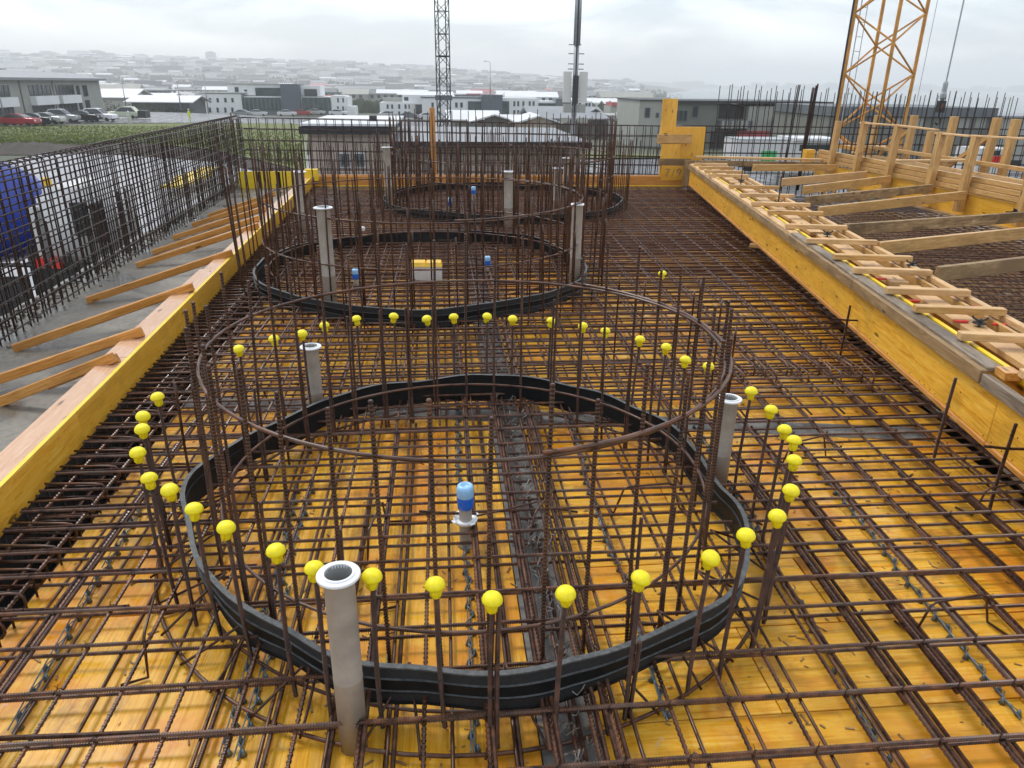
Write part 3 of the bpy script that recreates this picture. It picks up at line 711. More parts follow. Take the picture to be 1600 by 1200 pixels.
capm = cp.mesh('rebar_cap', MAT['cap'], True)
ordw = ['first', 'second', 'third', 'fourth', 'fifth', 'sixth', 'seventh', 'eighth', 'ninth', 'tenth', 'eleventh', 'twelfth', 'thirteenth', 'fourteenth', 'fifteenth', 'sixteenth', 'seventeenth', 'eighteenth']
cc = RC[0][0]
def caplabel(i):
    if i < 5: return '%s rightwards from the front centre of the near ring' % ordw[i]
    if i < 12: return '%s up the right side of the near ring from the front' % ordw[i - 5]
    if i < 29: return '%s from the right in the row behind the near ring' % ordw[i - 12]
    if i < 35: return '%s from the back on the left side of the near ring' % ordw[i - 29]
    if i < 38: return '%s from the left on the left front curve of the near ring' % ordw[i - 35]
    return ['beside the left rim of the near grey pipe', 'touching the right rim of the near grey pipe', 'second to the right of the near grey pipe'][i - 38]
for i, p in enumerate(CAPS):
    dz = rnd.uniform(-.02, .02); P_ = at(*p, .71 + dz)
    # keep true to the measured circle
    d = Vector((P_.x - cc.x, P_.y - cc.y, 0)); 
    tip = Vector((P_.x, P_.y, P_.z)); base = Vector((P_.x + rnd.gauss(0, .008) - d.x * .012, P_.y + rnd.gauss(0, .008) - d.y * .012, .015))
    bar(base, tip, 'up_rib', st, 'starter_bar', 1.15)
    if i in (5, 6, 7, 30, 31, 33, 0, 2): 
        off = Vector((-d.y, d.x, 0)).normalized() * .022; bar(base + off, tip + off - Vector((0, 0, rnd.uniform(.03, .3))), 'up_rib', st, 'starter_bar', 1.1)
    m = Matrix.Translation(tip + Vector((0, 0, -.01))) @ Matrix.Rotation(rnd.gauss(0, .10), 4, 'X') @ Matrix.Rotation(rnd.gauss(0, .10), 4, 'Y') @ Matrix.Rotation(rnd.uniform(0, 6), 4, 'Z')
    o = link('rebar_cap', capm, mat=m); tag(o, 'yellow bar cap, ' + caplabel(i), 'rebar cap', 'yellow caps round the near ring')
# single cap on a tall bar right of the middle ring
p = at(1035, 427, .80); bar((p.x, p.y, .02), (p.x, p.y, .80), 'up', st, 'starter_bar')
o = link('rebar_cap', capm, mat=Matrix.Translation((p.x, p.y, .79))); tag(o, 'yellow mushroom cap standing alone on a bar right of the middle ring', 'rebar cap')
# short uncapped starters just left and right inside the near ring field
for px, py in ((272, 598), (298, 592), (1128, 470), (1150, 510), (1085, 455), (968, 430), (1008, 440), (1062, 440), (1145, 560), (1096, 440)):
    p = at(px, py, .8); bar((p.x, p.y, .02), (p.x, p.y, .8), 'up', st, 'starter_bar')
# tie wires hanging on the near waterstop
wr = thing('tie_wires', 'fine steel tie wires hooked over the near black ring', 'tie wire', tuple(at(600, 1040, .2)))
for a_, b_ in (((590, 1020), (602, 1060)), ((605, 1022), (595, 1064)), ((950, 985), (980, 1020)), ((1128, 880), (1110, 930)), ((455, 1005), (450, 1022))):
    p0 = at(*a_, .27); p1 = at(*b_, .19); m_ = MB(); m_.tube([p0 - wr.location, (p0 + p1) / 2 + Vector((.01, -.02, .01)) - wr.location, p1 - wr.location], .0012, 4); build(m_, 'wire', MAT['wire'], wr)

# knots of tie wire at the near crossings (one part of the mat, uncountable)
m_ = MB()
for i in range(900):
    x_ = rnd.uniform(-2.1, 3.2); k_ = rnd.randrange(0, 26); y_ = YS[k_]; a = rnd.uniform(0, 3)
    xi = -2.18 + .23 * round((x_ + 2.18) / .23) + lean(x_) * (y_ - 2)
    s_ = .014
    m_.tube([(xi - s_, y_ - s_, zT - .006), (xi - s_ * .6, y_ - s_ * .6, zT + .009), (xi, y_, zT + .013), (xi + s_ * .6, y_ + s_ * .6, zT + .009), (xi + s_, y_ + s_, zT - .006)], .0019, 4)
    m_.tube([(xi, y_, zT + .012), (xi + .01 * math.cos(a), y_ + .01 * math.sin(a), zT + .022), (xi + .022 * math.cos(a), y_ + .022 * math.sin(a), zT + .018)], .0012, 4)
m_.v = [(v_[0] - mat.location.x, v_[1] - mat.location.y, v_[2] - mat.location.z) for v_ in m_.v]
stuff(build(m_, 'wire_ties', MAT['rust_dark'], mat))
# thicker knots of bent wire and grout dirt over the concrete strip
m_ = MB()
for i in range(240):
    x_ = rnd.gauss(.47, .05); y_ = rnd.uniform(1.2, 6.5); a = rnd.uniform(0, 6); r_ = rnd.uniform(.012, .035); z_ = rnd.uniform(.02, .15)
    m_.tube([(x_ + r_ * math.cos(a + t), y_ + r_ * math.sin(a + t), z_ + .02 * math.sin(t * 2 + a)) for t in (0, .8, 1.6, 2.4, 3.2)], rnd.uniform(.0015, .004), 4)
m_.v = [(v_[0] - mat.location.x, v_[1] - mat.location.y, v_[2] - mat.location.z) for v_ in m_.v]
stuff(build(m_, 'wire_scraps', MAT['wire'], mat))

# ------------------------------------------------------------------ pipes
def pipe(x, y, h, r, label, tilt=(0, 0), fl=1.42):
    t = thing('sleeve_pipe', label, 'pipe', (x, y, 0), 'grey sleeve pipes'); t.rotation_euler = (tilt[0], tilt[1], rnd.uniform(0, 6))
    m_ = MB(); jz = h * .42
    m_.lathe([(r * .93, .002), (r, .002), (r, jz), (r * 1.02, jz + .003), (r * 1.02, jz + .008), (r, jz + .011), (r, h - .03), (r * 1.04, h - .02), (r * 1.04, h - .012)], 28)
    build(m_, 'tube', MAT['pvc'], t, True)
    m_ = MB(); m_.lathe([(r * .90, h), (r * .90, .002)], 28); build(m_, 'bore', MAT['pvc_inside'], t, True)
    m_ = MB(); m_.lathe([(r * .90, h - .01), (r * .90, h + .006), (r * 1.06, h + .006), (r * 1.06, h + .002), (r * fl * .97, h + .001), (r * fl, h - .002), (r * fl, h - .008), (r * 1.0, h - .013)], 32)
    o = build(m_, 'flange', MAT['pvc_white'], t, False); 
    return t
pipe(-.375, 2.085, .775, .052, 'thick grey pipe with white flange standing in front of the near ring', (0, R(0)))
pipe(-.93, 4.93, .60, .052, 'grey pipe with white flange just behind the near ring, left', (0, 0))
pipe(1.63, 3.78, .63, .052, 'grey pipe with white flange at the right side of the near ring')
pipe(-1.15, 7.40, 1.17, .066, 'tall pale grey pipe at the front left of the middle ring')
pipe(1.52, 8.31, 1.06, .062, 'tall pale grey pipe at the right of the middle ring')
pipe(-2.17, 11.77, 1.04, .075, 'leaning pale grey pipe by the left edge form', (0, R(-2)))
pipe(-.97, 14.17, 1.21, .07, 'thin grey pipe at the left of the farthest ring')
pipe(1.08, 12.19, 1.00, .08, 'stout pale grey pipe in front of the farthest ring')
pipe(2.70, 16.21, .85, .08, 'farthest grey pipe, right part of the farthest ring')
pipe(2.05, 13.2, .95, .07, 'grey pipe between the middle and farthest rings, right', (0, R(1)))
# capped drain pipes
def drain(x, y, s, label, flange=False):
    t = thing('capped_drain', label, 'drain pipe', (x, y, 0), 'blue-capped drain pipes'); t.scale = (s, s, s)
    m_ = MB(); m_.lathe([(.038, .0), (.040, .004), (.033, .012), (.0315, .02), (.0315, .29)], 20); build(m_, 'tube', MAT['pvc'], t, True)
    m_ = MB(); m_.lathe([(.034, .218), (.038, .226), (.041, .25), (.041, .285)], 20); build(m_, 'wrap', MAT['blue'], t, True)
    m_ = MB(); m_.lathe([(.036, .262), (.040, .275), (.0425, .30), (.042, .328), (.038, .342), (.030, .347), (.022, .345), (.018, .336), (0, .336)], 20); build(m_, 'cap', MAT['blue_pale'], t, True)
    if flange:
        m_ = MB(); m_.lathe([(.032, .14), (.05, .138), (.058, .15), (.060, .162), (.056, .163), (.05, .152), (.032, .155)], 24)
        for j in range(4): m_.box(.052, .072, -.014, .014, .157, .163, 0, Matrix.Rotation(j * math.pi / 2 + .5, 4, 'Z'))
        build(m_, 'collar', MAT['pvc_white'], t, True)
    return t
drain(.085, 3.34, 1.08, 'grey drain pipe with pale blue cap and white collar, centre of the near ring', True)
for p, w_, s in (((557, 452), 'left inside the middle ring', 1.15), ((762, 428), 'right inside the middle ring', 1.1), ((740, 316), 'at the back inside the farthest ring', 1.4), ((703, 336), 'at the front left inside the farthest ring', 1.4), ((871, 333), 'at the right inside the farthest ring', 1.4)):
    q_ = at(*p, .08); drain(q_.x, q_.y, s * .8, 'short pipe with blue cap, ' + w_)
# two-piece box former in the middle ring
for px, w_ in ((653.5, 'left one'), (678.5, 'right one')):
    q_ = at(px, 439, .12); t = thing('box_former', 'pale grey box with orange-yellow lid inside the middle ring, ' + w_, 'box former', (q_.x, q_.y, .1), 'pair of boxes in the middle ring')
    m_ = MB().box(-.095, .095, 0, .20, 0, .19); build(m_, 'box', MAT['box_grey'], t)
    m_ = MB().box(-.099, .099, -.004, .204, .155, .165); build(m_, 'red_line', MAT['red'], t)
    m_ = MB(); m_.add([(-.1, -.005, .19), (.1, -.005, .19), (.1, .205, .19), (-.1, .205, .19), (-.085, .02, .235), (.085, .02, .235), (.085, .18, .235), (-.085, .18, .235)], [(4, 5, 6, 7), (0, 1, 5, 4), (1, 2, 6, 5), (2, 3, 7, 6), (3, 0, 4, 7), (0, 3, 2, 1)]); build(m_, 'lid', MAT['box_orange'], t)
q_ = at(567, 357, .3); o = build(MB().lathe([(0, .03), (.02, .028), (.035, .01), (.03, -.03), (0, -.04)], 10), 'white_knot', MAT['pvc_white'], loc=q_); tag(o, 'small white rag tied to a bar behind the middle ring', 'rag')

# ------------------------------------------------------------------ wall cages
def wall_cage(name, label, P, n, zs, top, gap, step_jit=.0, hook=True, dropz=.0):
    """P(t): point on the cage line for t in metres; two faces gap apart"""
    t = thing(name, label, 'wall cage', tuple(P(0)))
    for s in (0, 1):
        for i in range(n[0]):
            tt = i * n[1] + rnd.uniform(-step_jit, step_jit); a = P(tt); d = (P(tt + .1) - a).normalized(); nn = Vector((-d.y, d.x, 0)) * (gap * s)
            bar(a + nn + Vector((0, 0, dropz)), a + nn + Vector((rnd.gauss(0, .008), rnd.gauss(0, .008), top(tt))), 'cage', t, 'upright_bar')
        Ltot = n[0] * n[1]
        for z in zs:
            k = 0; seg = 6.2
            while k < Ltot:
                e_ = min(k + seg, Ltot); a = P(k); b_ = P(e_); d = (b_ - a).normalized(); nn = Vector((-d.y, d.x, 0)) * (gap * s + (.015 if s else -.015))
                f = lambda tt: z if z < .99 * top(tt) or z < top(tt) - .1 else top(tt)
                bar(a + nn + Vector((0, 0, z + top(k) - top(0))) , b_ + nn + Vector((0, 0, z + top(e_) - top(0) + rnd.uniform(-.01, .01))), 'cage_long', t, 'level_bar'); k = e_
    if hook:
        m_ = MB(); m_.tube([(0, 0, 0), (.0, .02, .03), (0, gap * .5, .045), (0, gap - .02, .03), (0, gap, 0)], .0072, 5); hm_ = m_.mesh('top_hook', MAT['rust_dark'], True)
        for i in range(n[0]):
            tt = i * n[1]; a = P(tt); d = (P(tt + .1) - a).normalized()
            m = frame(a, a + d); m.translation = a + Vector((0, 0, top(tt))) - t.location; link('top_hook', hm_, t, mat=m)
    return t
PL = lambda tt: Vector((-4.10 - .047 * (4.6 + tt - 7), 4.6 + tt, 0))
zsl = [.06 + .148 * i for i in range(10)] + [1.49]
wall_cage('left_wall_cage', 'long dark steel bar grid of the wall on the left slab edge', PL, (96, .15), zsl, lambda tt: 1.50, .20, .008, True, -.1)
# short starters standing behind the cage on the left
t = thing('wall_starters', 'row of short dark starter bars inside the left wall cage', 'starter bars', (-4.2, 9, 0))
for i in range(46):
    yy = 5 + i * .29 + rnd.uniform(-.03, .03); xx = PL(yy - 4.6).x - .1 + rnd.uniform(-.08, .08)
    bar((xx, yy, -.1), (xx, yy, .85 + rnd.uniform(-.08, .1)), 'cage', t, 'starter_bar')
PF = lambda tt: Vector((-4.72 + tt, 18.95, 0))
topf = lambda tt: 1.50 - .012 * tt
wall_cage('far_wall_cage', 'dark steel bar grid of the wall beyond the far end of the deck', PF, (52, .2), [.1, .32, .54, .76, .98, 1.24, 1.49], topf, .22, .01, False, -.2)
t = thing('far_wall_starters', 'row of short starter bars in the far wall grid', 'starter bars', (0, 18.9, 0))
for i in range(95):
    xx = -4.4 + i * .108 + rnd.uniform(-.03, .03); bar((xx, 18.9 + rnd.uniform(-.1, .2), -.3), (xx + rnd.gauss(0, .01), 18.9, .86 + rnd.uniform(-.1, .12) + (.15 if 3 < xx < 5 else 0)), 'cage', t, 'starter_bar', 1.3)
# tall verticals of the right-hand wall
t = thing('right_wall_cage', 'tall dark upright bars with level bars behind the corner tower and the crane', 'wall cage', (11, 19.4, 0))
x = 6.2
while x < 20:
    for s in (0, .25):
        xx = x + rnd.uniform(-.05, .05); tall = xx > 7.1
        bar((xx, 19.3 + s, -.4), (xx + rnd.gauss(0, .012), 19.3 + s, (2.27 - .012 * (xx - 7) + rnd.uniform(-.1, .1)) if tall else 1.35), 'cage', t, 'upright_bar', 1.15)
    x += .225 if x < 10.5 or x > 12 else .16
for z in (.2, .45, .7, .95, 1.2, 1.36):
    for s in (0, .25):
        bar((5.9, 19.3 + s, z), (13, 19.3 + s, z - .03), 'cage_long', t, 'level_bar'); bar((13, 19.3 + s, z - .03), (20, 19.3 + s, z - .05), 'cage_long', t, 'level_bar')
# thick bundle of bars with a bent top
for dx in (0, .05, .09): bar((9.25 + dx * .5, 19.0, -.2), (9.3 + dx, 19.0, 2.30 + dx), 'cage', t, 'upright_bar', 2.6)
for dx in (0, .04): bar((8.75 + dx, 18.9, -.2), (8.85 + dx, 18.9, 2.36), 'cage', t, 'upright_bar', 1.8)

# ------------------------------------------------------------------ right beam form
bf = thing('beam_form', 'long yellow beam form with grey top board and short cross battens, right of the deck', 'beam form', tuple(uv(0, 0)))
UE = 13.3
u = -2.0; i = 0
while u < UE:
    u1 = min(u + 2.45, UE); g = .002
    timber('web_panel', uv(u + g, .03, .455), uv(u1 - g, .03, .455), .04, .33, MAT['form_yellow'], bf)
    timber('bottom_flange', uv(u + g, .04, .272), uv(u1 - g, .04, .272), .085, .036, MAT['timber_orange'], bf)
    timber('inner_web', uv(u + g, .20, .455), uv(u1 - g, .20, .455), .03, .40, MAT['form_yellow'], bf)
    timber('yellow_edge', uv(u + g, .165, .675), uv(u1 - g, .165, .675), .035, .05, MAT['form_bright'], bf)
    timber('middle_plank', uv(u + .05, .40, .655), uv(u1 - .06, .42 + rnd.uniform(-.02, .02), .655), .17, .045, MAT['timber_pale'], bf)
    timber('rear_plank', uv(u + g, .60, .62), uv(u1 - g, .60, .62), .03, .16, MAT['timber'], bf)
    timber('rear_rail', uv(u + g, .70, .70), uv(u1 - g, .70, .70), .055, .05, MAT['timber_pale'], bf)
    timber('rear_web', uv(u + g, .66, .45), uv(u1 - g, .66, .45), .03, .28, MAT['form_yellow'], bf)
    u = u1
u = .62; gl = [(.62, 2.9, 'timber_grey'), (2.9, 5.1, 'timber_grey'), (5.1, 7.4, 'timber_stained'), (7.4, 10.3, 'timber_grey'), (10.3, UE, 'timber_stained')]
for a, b_, mm in gl:
    timber('top_board', uv(a + .003, -.012, .650), uv(b_ - .003, -.012, .650), .05, .09, MAT['timber_stained'], bf)
    timber('top_lath', uv(a + .003, .05, .700), uv(b_ - .003, .05, .700), .10, .03, MAT['timber_grey' if a < 5 else 'timber_pale'], bf)
timber('top_board', uv(-2, .0, .635), uv(.62, .0, .635), .05, .08, MAT['timber_grey'], bf)
timber('end_block', uv(.50, .09, .70), uv(.62, .09, .70), .10, .055, MAT['timber_orange'], bf)
BT = [(-.35, .16, .62), (.42, .08, .60), (1.14, .06, .60), (1.80, .04, .69), (2.33, .03, .69), (3.05, .01, .69), (3.63, .02, .76), (4.43, -.02, .72), (5.33, -.01, .70), (6.38, .03, .74), (7.13, -.02, .79), (8.04, .0, .82), (9.06, .03, .85), (10.7, -.04, .70), (11.4, .0, .75), (12.1, .0, .7), (12.8, .0, .7)]
for i, (u, v0, v1) in enumerate(BT):
    timber('cross_batten', uv(u, v0, .752), uv(u - rnd.uniform(.0, .03), v1, .752), .075, .052, MAT['timber_pale'] if i % 3 else MAT['timber'], bf)
for u, v in ((2.12, .62), (3.42, .45), (1.7, .30), (4.9, .3), (1.65, .55), (3.0, .2), (2.25, .18)):
    timber('red_block', uv(u, v, .690), uv(u, v + .10, .690), .03, .015, MAT['red'], bf)
# tie rods with wing nuts on the beam form
def wingnut(parent, p, ax='z', rod=.22):
    m_ = MB(); m_.lathe([(0, .03), (.014, .03), (.016, .012), (.045, .010), (.048, 0), (0, 0)], 12)
    for a in (0, 2.09, 4.19): m_.tube([(.01 * math.cos(a), .01 * math.sin(a), .02), (.045 * math.cos(a), .045 * math.sin(a), .03), (.06 * math.cos(a), .06 * math.sin(a), .045)], .008, 5)
    m = Matrix.Translation(Vector(p) - parent.location) @ (Matrix.Rotation(R(90), 4, 'X') if ax == 'y' else Matrix.Rotation(R(-90), 4, 'Y') if ax == 'x' else Matrix.Identity(4))
    link('wing_nut', m_.mesh('wing_nut', MAT['dark_steel'], False), parent, mat=m)
    d = Vector((0, 0, 1)) if ax == 'z' else Vector((-1, 0, 0)); bar(Vector(p) - d * .1, Vector(p) + d * rod, 'up', parent, 'tie_rod', 1.2)
wingnut(bf, uv(1.62, .44, .70), 'z', .04); wingnut(bf, uv(3.45, .70, .72), 'z', .02); wingnut(bf, uv(5.1, .42, .70), 'z', .05); wingnut(bf, uv(7.4, .42, .72), 'z', .42); wingnut(bf, uv(10.0, .42, .72), 'z', .42)
# starter stubs against the beam
for i, ((tx, ty), (bx, by), cross) in enumerate([((1563, 662), (1545, 800), 1), ((1472, 590), (1455, 735), 0), ((1321, 477), (1312, 560), 1), ((1244, 401), (1238, 455), 0), ((1178, 362), (1174, 400), 1), ((1145, 334), (1142, 366), 0), ((1114, 310), (1112, 338), 0), ((1094, 291), (1092, 312), 0), ((1075, 280), (1074, 298), 0)]):
    q_ = at(bx, by, .0); f = lambda s: Vector((q_.x, q_.y, 0))
    r_ = ray(tx, ty); zt = (CAM + r_ * (q_.y / r_.y)).z
    t = thing('starter_stub', 'rusty bar stub %s before the yellow beam, %s from the near end' % ('with a short crossbar' if cross else 'without crossbar', ordw[i]), 'bar stub', (q_.x, q_.y, 0), 'bar stubs along the yellow beam')
    bar((q_.x, q_.y, .01), (q_.x + .005, q_.y, zt), 'up_rib', t, 'bar', 1.3)
    if cross: bar((q_.x - .13, q_.y + .02, zt * .74), (q_.x + .12, q_.y - .02, zt * .74 - .01), 'up_rib', t, 'crossbar', 1.0)
# struts resting on the beam form and reaching the rear form
ST = [((1472, 428), (1700, 400), 'timber_stained'), ((1380, 388), (1640, 360), 'timber'), ((1325, 359), (1600, 339), 'timber_stained'), ((1285, 331), (1490, 307), 'timber'), ((1264, 314), (1428, 297), 'timber_stained'), ((1260, 297), (1375, 282), 'timber'), ((1225, 285), (1330, 275), 'timber_pale'), ((1180, 262), (1290, 262), 'timber')]
ST = [(a, b_, m_) for a, b_, m_ in ST]
wl = ['the nearest strut, at the right edge', 'second strut from the near end', 'third strut from the near end, cement-stained', 'fourth strut from the near end', 'fifth strut from the near end, cement-stained', 'sixth strut from the near end', 'seventh strut from the near end', 'farthest strut']
for i, (a, b_, m_) in enumerate(ST):
    p0 = at(*a, .70); p1 = at(*b_, .66); p1 = p0 + (p1 - p0) * max(1.0, min(1.25, (8.75 - p0.x) / max(.1, p1.x - p0.x)))
    if i == 0: p1 = p0 + (p1 - p0) * 1.0
    o = timber('strut', p0 - Vector((.05, 0, .0)), p1, .055, .14, MAT[m_]); tag(o, 'long timber spanning the dark mat, ' + wl[i], 'timber strut', 'struts over the side mat')
o = timber('strut', (5.75, 16.75, .70), (9.3, 17.2, .62), .06, .12, MAT['timber_stained']); tag(o, 'wide timber closing the far end of the side bay', 'timber strut')
o = timber('strut', (5.8, 17.1, .80), (9.4, 17.5, .70), .14, .05, MAT['timber_pale']); tag(o, 'pale flat plank along the far end of the side bay', 'timber strut')
# block on the deck under the beam
o = timber('timber_block', at(1172, 383, .24), at(1196, 386, .24), .06, .05, MAT['timber']); tag(o, 'short orange timber block tucked against the foot of the yellow beam', 'timber block')

# ------------------------------------------------------------------ rear form with posts
rf = thing('rear_form', 'row of upright timber posts on yellow form panels with black wing nuts, far right', 'wall form', (8.9, 13, 0))
PX = [((1295, 270), (1306, 189)), ((1333, 284), (1346, 190)), ((1382, 297), (1400, 195)), ((1448, 305), (1467, 206)), ((1497, 326), (1520, 212)), ((1591, 345), (1615, 215))]
post = []
for a, b_ in PX:
    q_ = at(*a, .35); q_ = Vector((8.95 + .0 * q_.x, q_.y * 8.95 / q_.x, .35)); r_ = ray(*b_); zt = (CAM + r_ * (q_.y / r_.y)).z; post.append((q_, zt))
    timber('post', (q_.x, q_.y, .33), (q_.x + .03, q_.y, zt), .11, .13, MAT['timber'], rf, (0, 1, 0))
    wingnut(rf, (q_.x - .09, q_.y, .55), 'x', .16)
for k, (y0, y1) in enumerate(((8.6, 10.6), (10.6, 13.0), (13.0, 15.4), (15.4, 17.8))):
    timber('form_panel', (9.07, y0 + .002, .42), (9.07, y1 - .002, .42), .03, .42, MAT['form_yellow'], rf)
    for z in (.70, .79, .88): timber('waler', (9.06 + (z - .7) * .3, y0 + .002, z), (9.06 + (z - .7) * .3, y1 - .002, z), .09, .078, MAT['timber'], rf)
    timber('ledger', (8.99, y0 + .002, .235), (8.99, y1 - .002, .235), .12, .04, MAT['timber_stained'], rf)
def rail(a, b_, parent, w=.10, h=.03, m='timber_pale', X=8.98):
    f = lambda p: (CAM + ray(*p) * (X / ray(*p).x))
    return timber('top_rail', f(a), f(b_), w, h, MAT[m], parent)
rail((1346, 192), (1403, 196), rf); rail((1403, 196), (1464, 203), rf); rail((1464, 208), (1520, 213), rf); rail((1518, 212), (1608, 217), rf)
rr_ = thing('post_row', 'second row of taller timber posts with slanted props behind the rear form', 'timber frame', (11.6, 17, 0))
for a, b_ in (((1357, 252), (1363, 180)), ((1411, 260), (1425, 180)), ((1440, 268), (1452, 205)), ((1469, 275), (1487, 182)), ((1532, 286), (1552, 184)), ((1560, 290), (1583, 186)), ((1600, 296), (1622, 190))):
    q_ = at(*a, .35); q_ = Vector((11.6, q_.y * 11.6 / q_.x, .3)); r_ = ray(*b_); zt = (CAM + r_ * (q_.y / r_.y)).z
    timber('post', (q_.x, q_.y, -.2), (q_.x + .03, q_.y, zt), .13, .15, MAT['timber'], rr_, (0, 1, 0))
    if a[0] in (1411, 1532): timber('prop', (q_.x + .05, q_.y + .1, zt - .35), (q_.x - .1, q_.y + 1.3, .5), .07, .09, MAT['timber'], rr_)
for z, m_ in ((.30, 'timber'), (.62, 'timber_pale'), (.85, 'timber')):
    timber('waler', (11.45, 12, z), (11.45, 16, z), .09, .08, MAT[m_], rr_); timber('waler', (11.45, 16, z), (11.45, 20.5, z), .09, .08, MAT[m_], rr_)
timber('panel', (11.5, 12, .3), (11.5, 20.5, .3), .03, .7, MAT['form_yellow'], rr_)
o = timber('red_plank', (9.6, 11.9, .62), (10.9, 12.1, .62), .05, .03, MAT['red']); tag(o, 'thin red strip lying between the two post rows', 'strip')
o = timber('loose_plank', (9.4, 11.2, .66), (11.2, 11.6, .66), .14, .04, MAT['timber_pale']); tag(o, 'pale loose plank bridging the two post rows at the right edge', 'plank')
o = timber('loose_plank', (9.3, 15.2, .90), (11.3, 15.4, .90), .14, .04, MAT['timber_pale']); tag(o, 'pale loose plank bridging the two post rows behind the third post', 'plank')
o = build(MB().box(-.22, .0, -.1, .1, 0, .36), 'yellow_box', MAT['form_yellow'], loc=(9.0, 17.9, .55)); tag(o, 'small yellow form end piece at the far end of the rear form', 'form piece')

# ------------------------------------------------------------------ corner tower of yellow panels
ct = thing('corner_form', 'upright yellow form boards with crosspieces at the far corner by the beam', 'wall form', (5.5, 17.3, 0))
def fr(p0, p1, Y, nm, m_, d=.05):     # rectangle given by two survey corners on the plane y = Y
    a = aty(*p0, Y); b_ = aty(*p1, Y); x0, x1 = sorted((a.x, b_.x)); z0, z1 = sorted((a.z, b_.z))
    if x1 - x0 > z1 - z0: timber(nm, (x0, Y, (z0 + z1) / 2), (x1, Y, (z0 + z1) / 2), d, z1 - z0, MAT[m_], ct)
    else: timber(nm, ((x0 + x1) / 2, Y, z0), ((x0 + x1) / 2, Y, z1), x1 - x0, d, MAT[m_], ct, (0, 1, 0))
fr((1036, 154), (1055, 205), 17.45, 'upright_board', 'form_yellow')
fr((1034, 225), (1058, 280), 17.35, 'upright_board', 'form_yellow')
fr((1055, 198), (1097, 252), 17.55, 'wide_panel', 'form_yellow')
fr((1031, 205), (1058, 225), 17.44, 'upright_board', 'form_yellow')
fr((1028, 210), (1080, 224), 17.36, 'crosspiece', 'timber', .06)
fr((1030, 248), (1078, 259), 17.28, 'crosspiece', 'timber_stained', .08)
fr((1034, 259), (1070, 282), 17.20, 'number_panel', 'form_yellow', .04)
fr((1070, 250), (1081, 292), 17.05, 'end_post', 'timber_stained', .12)
# the stencilled number on the lower panel
cu = bpy.data.curves.new('stencil', 'FONT'); cu.body = '7/9'; cu.size = .26; cu.extrude = .001; cu.space_character = 1.25
to = bpy.data.objects.new('stencil_number', cu); COL.objects.link(to); p = aty(1038, 276, 17.175); to.location = Vector((p.x, 17.175, p.z)) - ct.location; to.rotation_euler = (R(90), 0, 0); to.parent = ct; cu.materials.append(MAT['timber_stained'])
bpy.context.view_layer.update(); me_ = bpy.data.meshes.new_from_object(to.evaluated_get(bpy.context.evaluated_depsgraph_get())); me_.materials.clear(); me_.materials.append(MAT['timber_stained'])
lc_ = to.location.copy(); bpy.data.objects.remove(to); to = link('stencil_number', me_, ct, mat=Matrix.Translation(lc_) @ Matrix.Rotation(R(90), 4, 'X'))
# orange post and yellow panels beyond the far form
o = timber('orange_post', aty(679, 282, 18.3), aty(675, 168, 18.3), .12, .09, MAT['timber_orange'], None, (0, 1, 0)); tag(o, 'orange timber post standing behind the far edge form, left of the dark mast', 'timber post')
yp = thing('yellow_formwork', 'broad yellow form panel standing at the far left corner of the deck', 'form panel', (-3.9, 17.9, 0))
for k in range(3):
    a = aty(378 + k * 30, 320, 17.9); b_ = aty(378 + (k + 1) * 30, 268, 17.9)
    timber('board', ((a.x + b_.x) / 2, 17.9, a.z), ((a.x + b_.x) / 2, 17.9, b_.z), abs(b_.x - a.x) - .006, .04, MAT['form_bright'], yp, (0, 1, 0))
timber('waler', aty(380, 300, 17.85), aty(468, 303, 17.85), .05, .09, MAT['form_yellow'], yp)
o = build(MB().box(-.14, .14, -.1, .1, -.12, .12), 'yellow_bracket', MAT['form_bright'], loc=aty(487, 273, 17.1)); tag(o, 'bright yellow corner bracket where left and far edge forms meet', 'bracket')
for i, (a, b_) in enumerate((((268, 292), (318, 272)), ((282, 280), (330, 262)))):
    p0 = at(*a, -2.6); p1 = at(*b_, -2.6); o = timber('stacked_panel', p0, p1, 1.0, .12, MAT['form_bright']); tag(o, ['lower yellow form panel lying in the yard behind the left wall grid', 'farther yellow form panel lying in the yard behind the left wall grid'][i], 'form panel')

# ------------------------------------------------------------------ concrete mixer behind the left cage
mx = thing('concrete_mixer', 'white concrete mixer lorry with blue drum behind the left bar grid', 'lorry', (-7.15, 14.5, -3)); mx.scale = (.95, .95, .95)
def mp_(mb, nm, m_, smooth=False): return build(mb, nm, m_, mx, smooth)
tf = Matrix.Translation((-1.25, 0, 3.2)) @ Matrix.Rotation(R(96), 4, 'Y')
m_ = MB(); m_.lathe([(.45, -1.55), (.80, -1.1), (.98, -.5), (1.0, -.1), (.95, .38), (.82, .78), (.58, 1.08), (.28, 1.27), (0, 1.33)], 28, tf=tf)
mp_(m_, 'drum', MAT['drum'], True)
m_ = MB(); m_.lathe([(1.0, -.42), (1.008, -.36), (1.012, -.12), (1.004, -.06)], 28, tf=tf); mp_(m_, 'drum_band', MAT['drum_pale'], True)
m_ = MB(); m_.box(-2.6, 1.9, -.45, .45, 1.05, 1.35); m_.box(-.1, .25, -.5, .5, 1.35, 2.2); mp_(m_, 'chassis', MAT['dark_steel'])
bm = bmesh.new(); bmesh.ops.create_cube(bm, size=1)
for v_ in bm.verts: v_.co = Vector((v_.co.x * 1.1 + .72, v_.co.y * 2.0, v_.co.z * 1.35 + 3.05)); v_.co.x += (-.15 if (v_.co.z > 3.2 and v_.co.x > 1.0) else 0)
bmesh.ops.bevel(bm, geom=list(bm.edges), offset=.14, segments=3, affect='EDGES'); me = bpy.data.meshes.new('cab'); bm.to_mesh(me); bm.free(); me.materials.append(MAT['truckwhite'])
for f in me.polygons: f.use_smooth = True
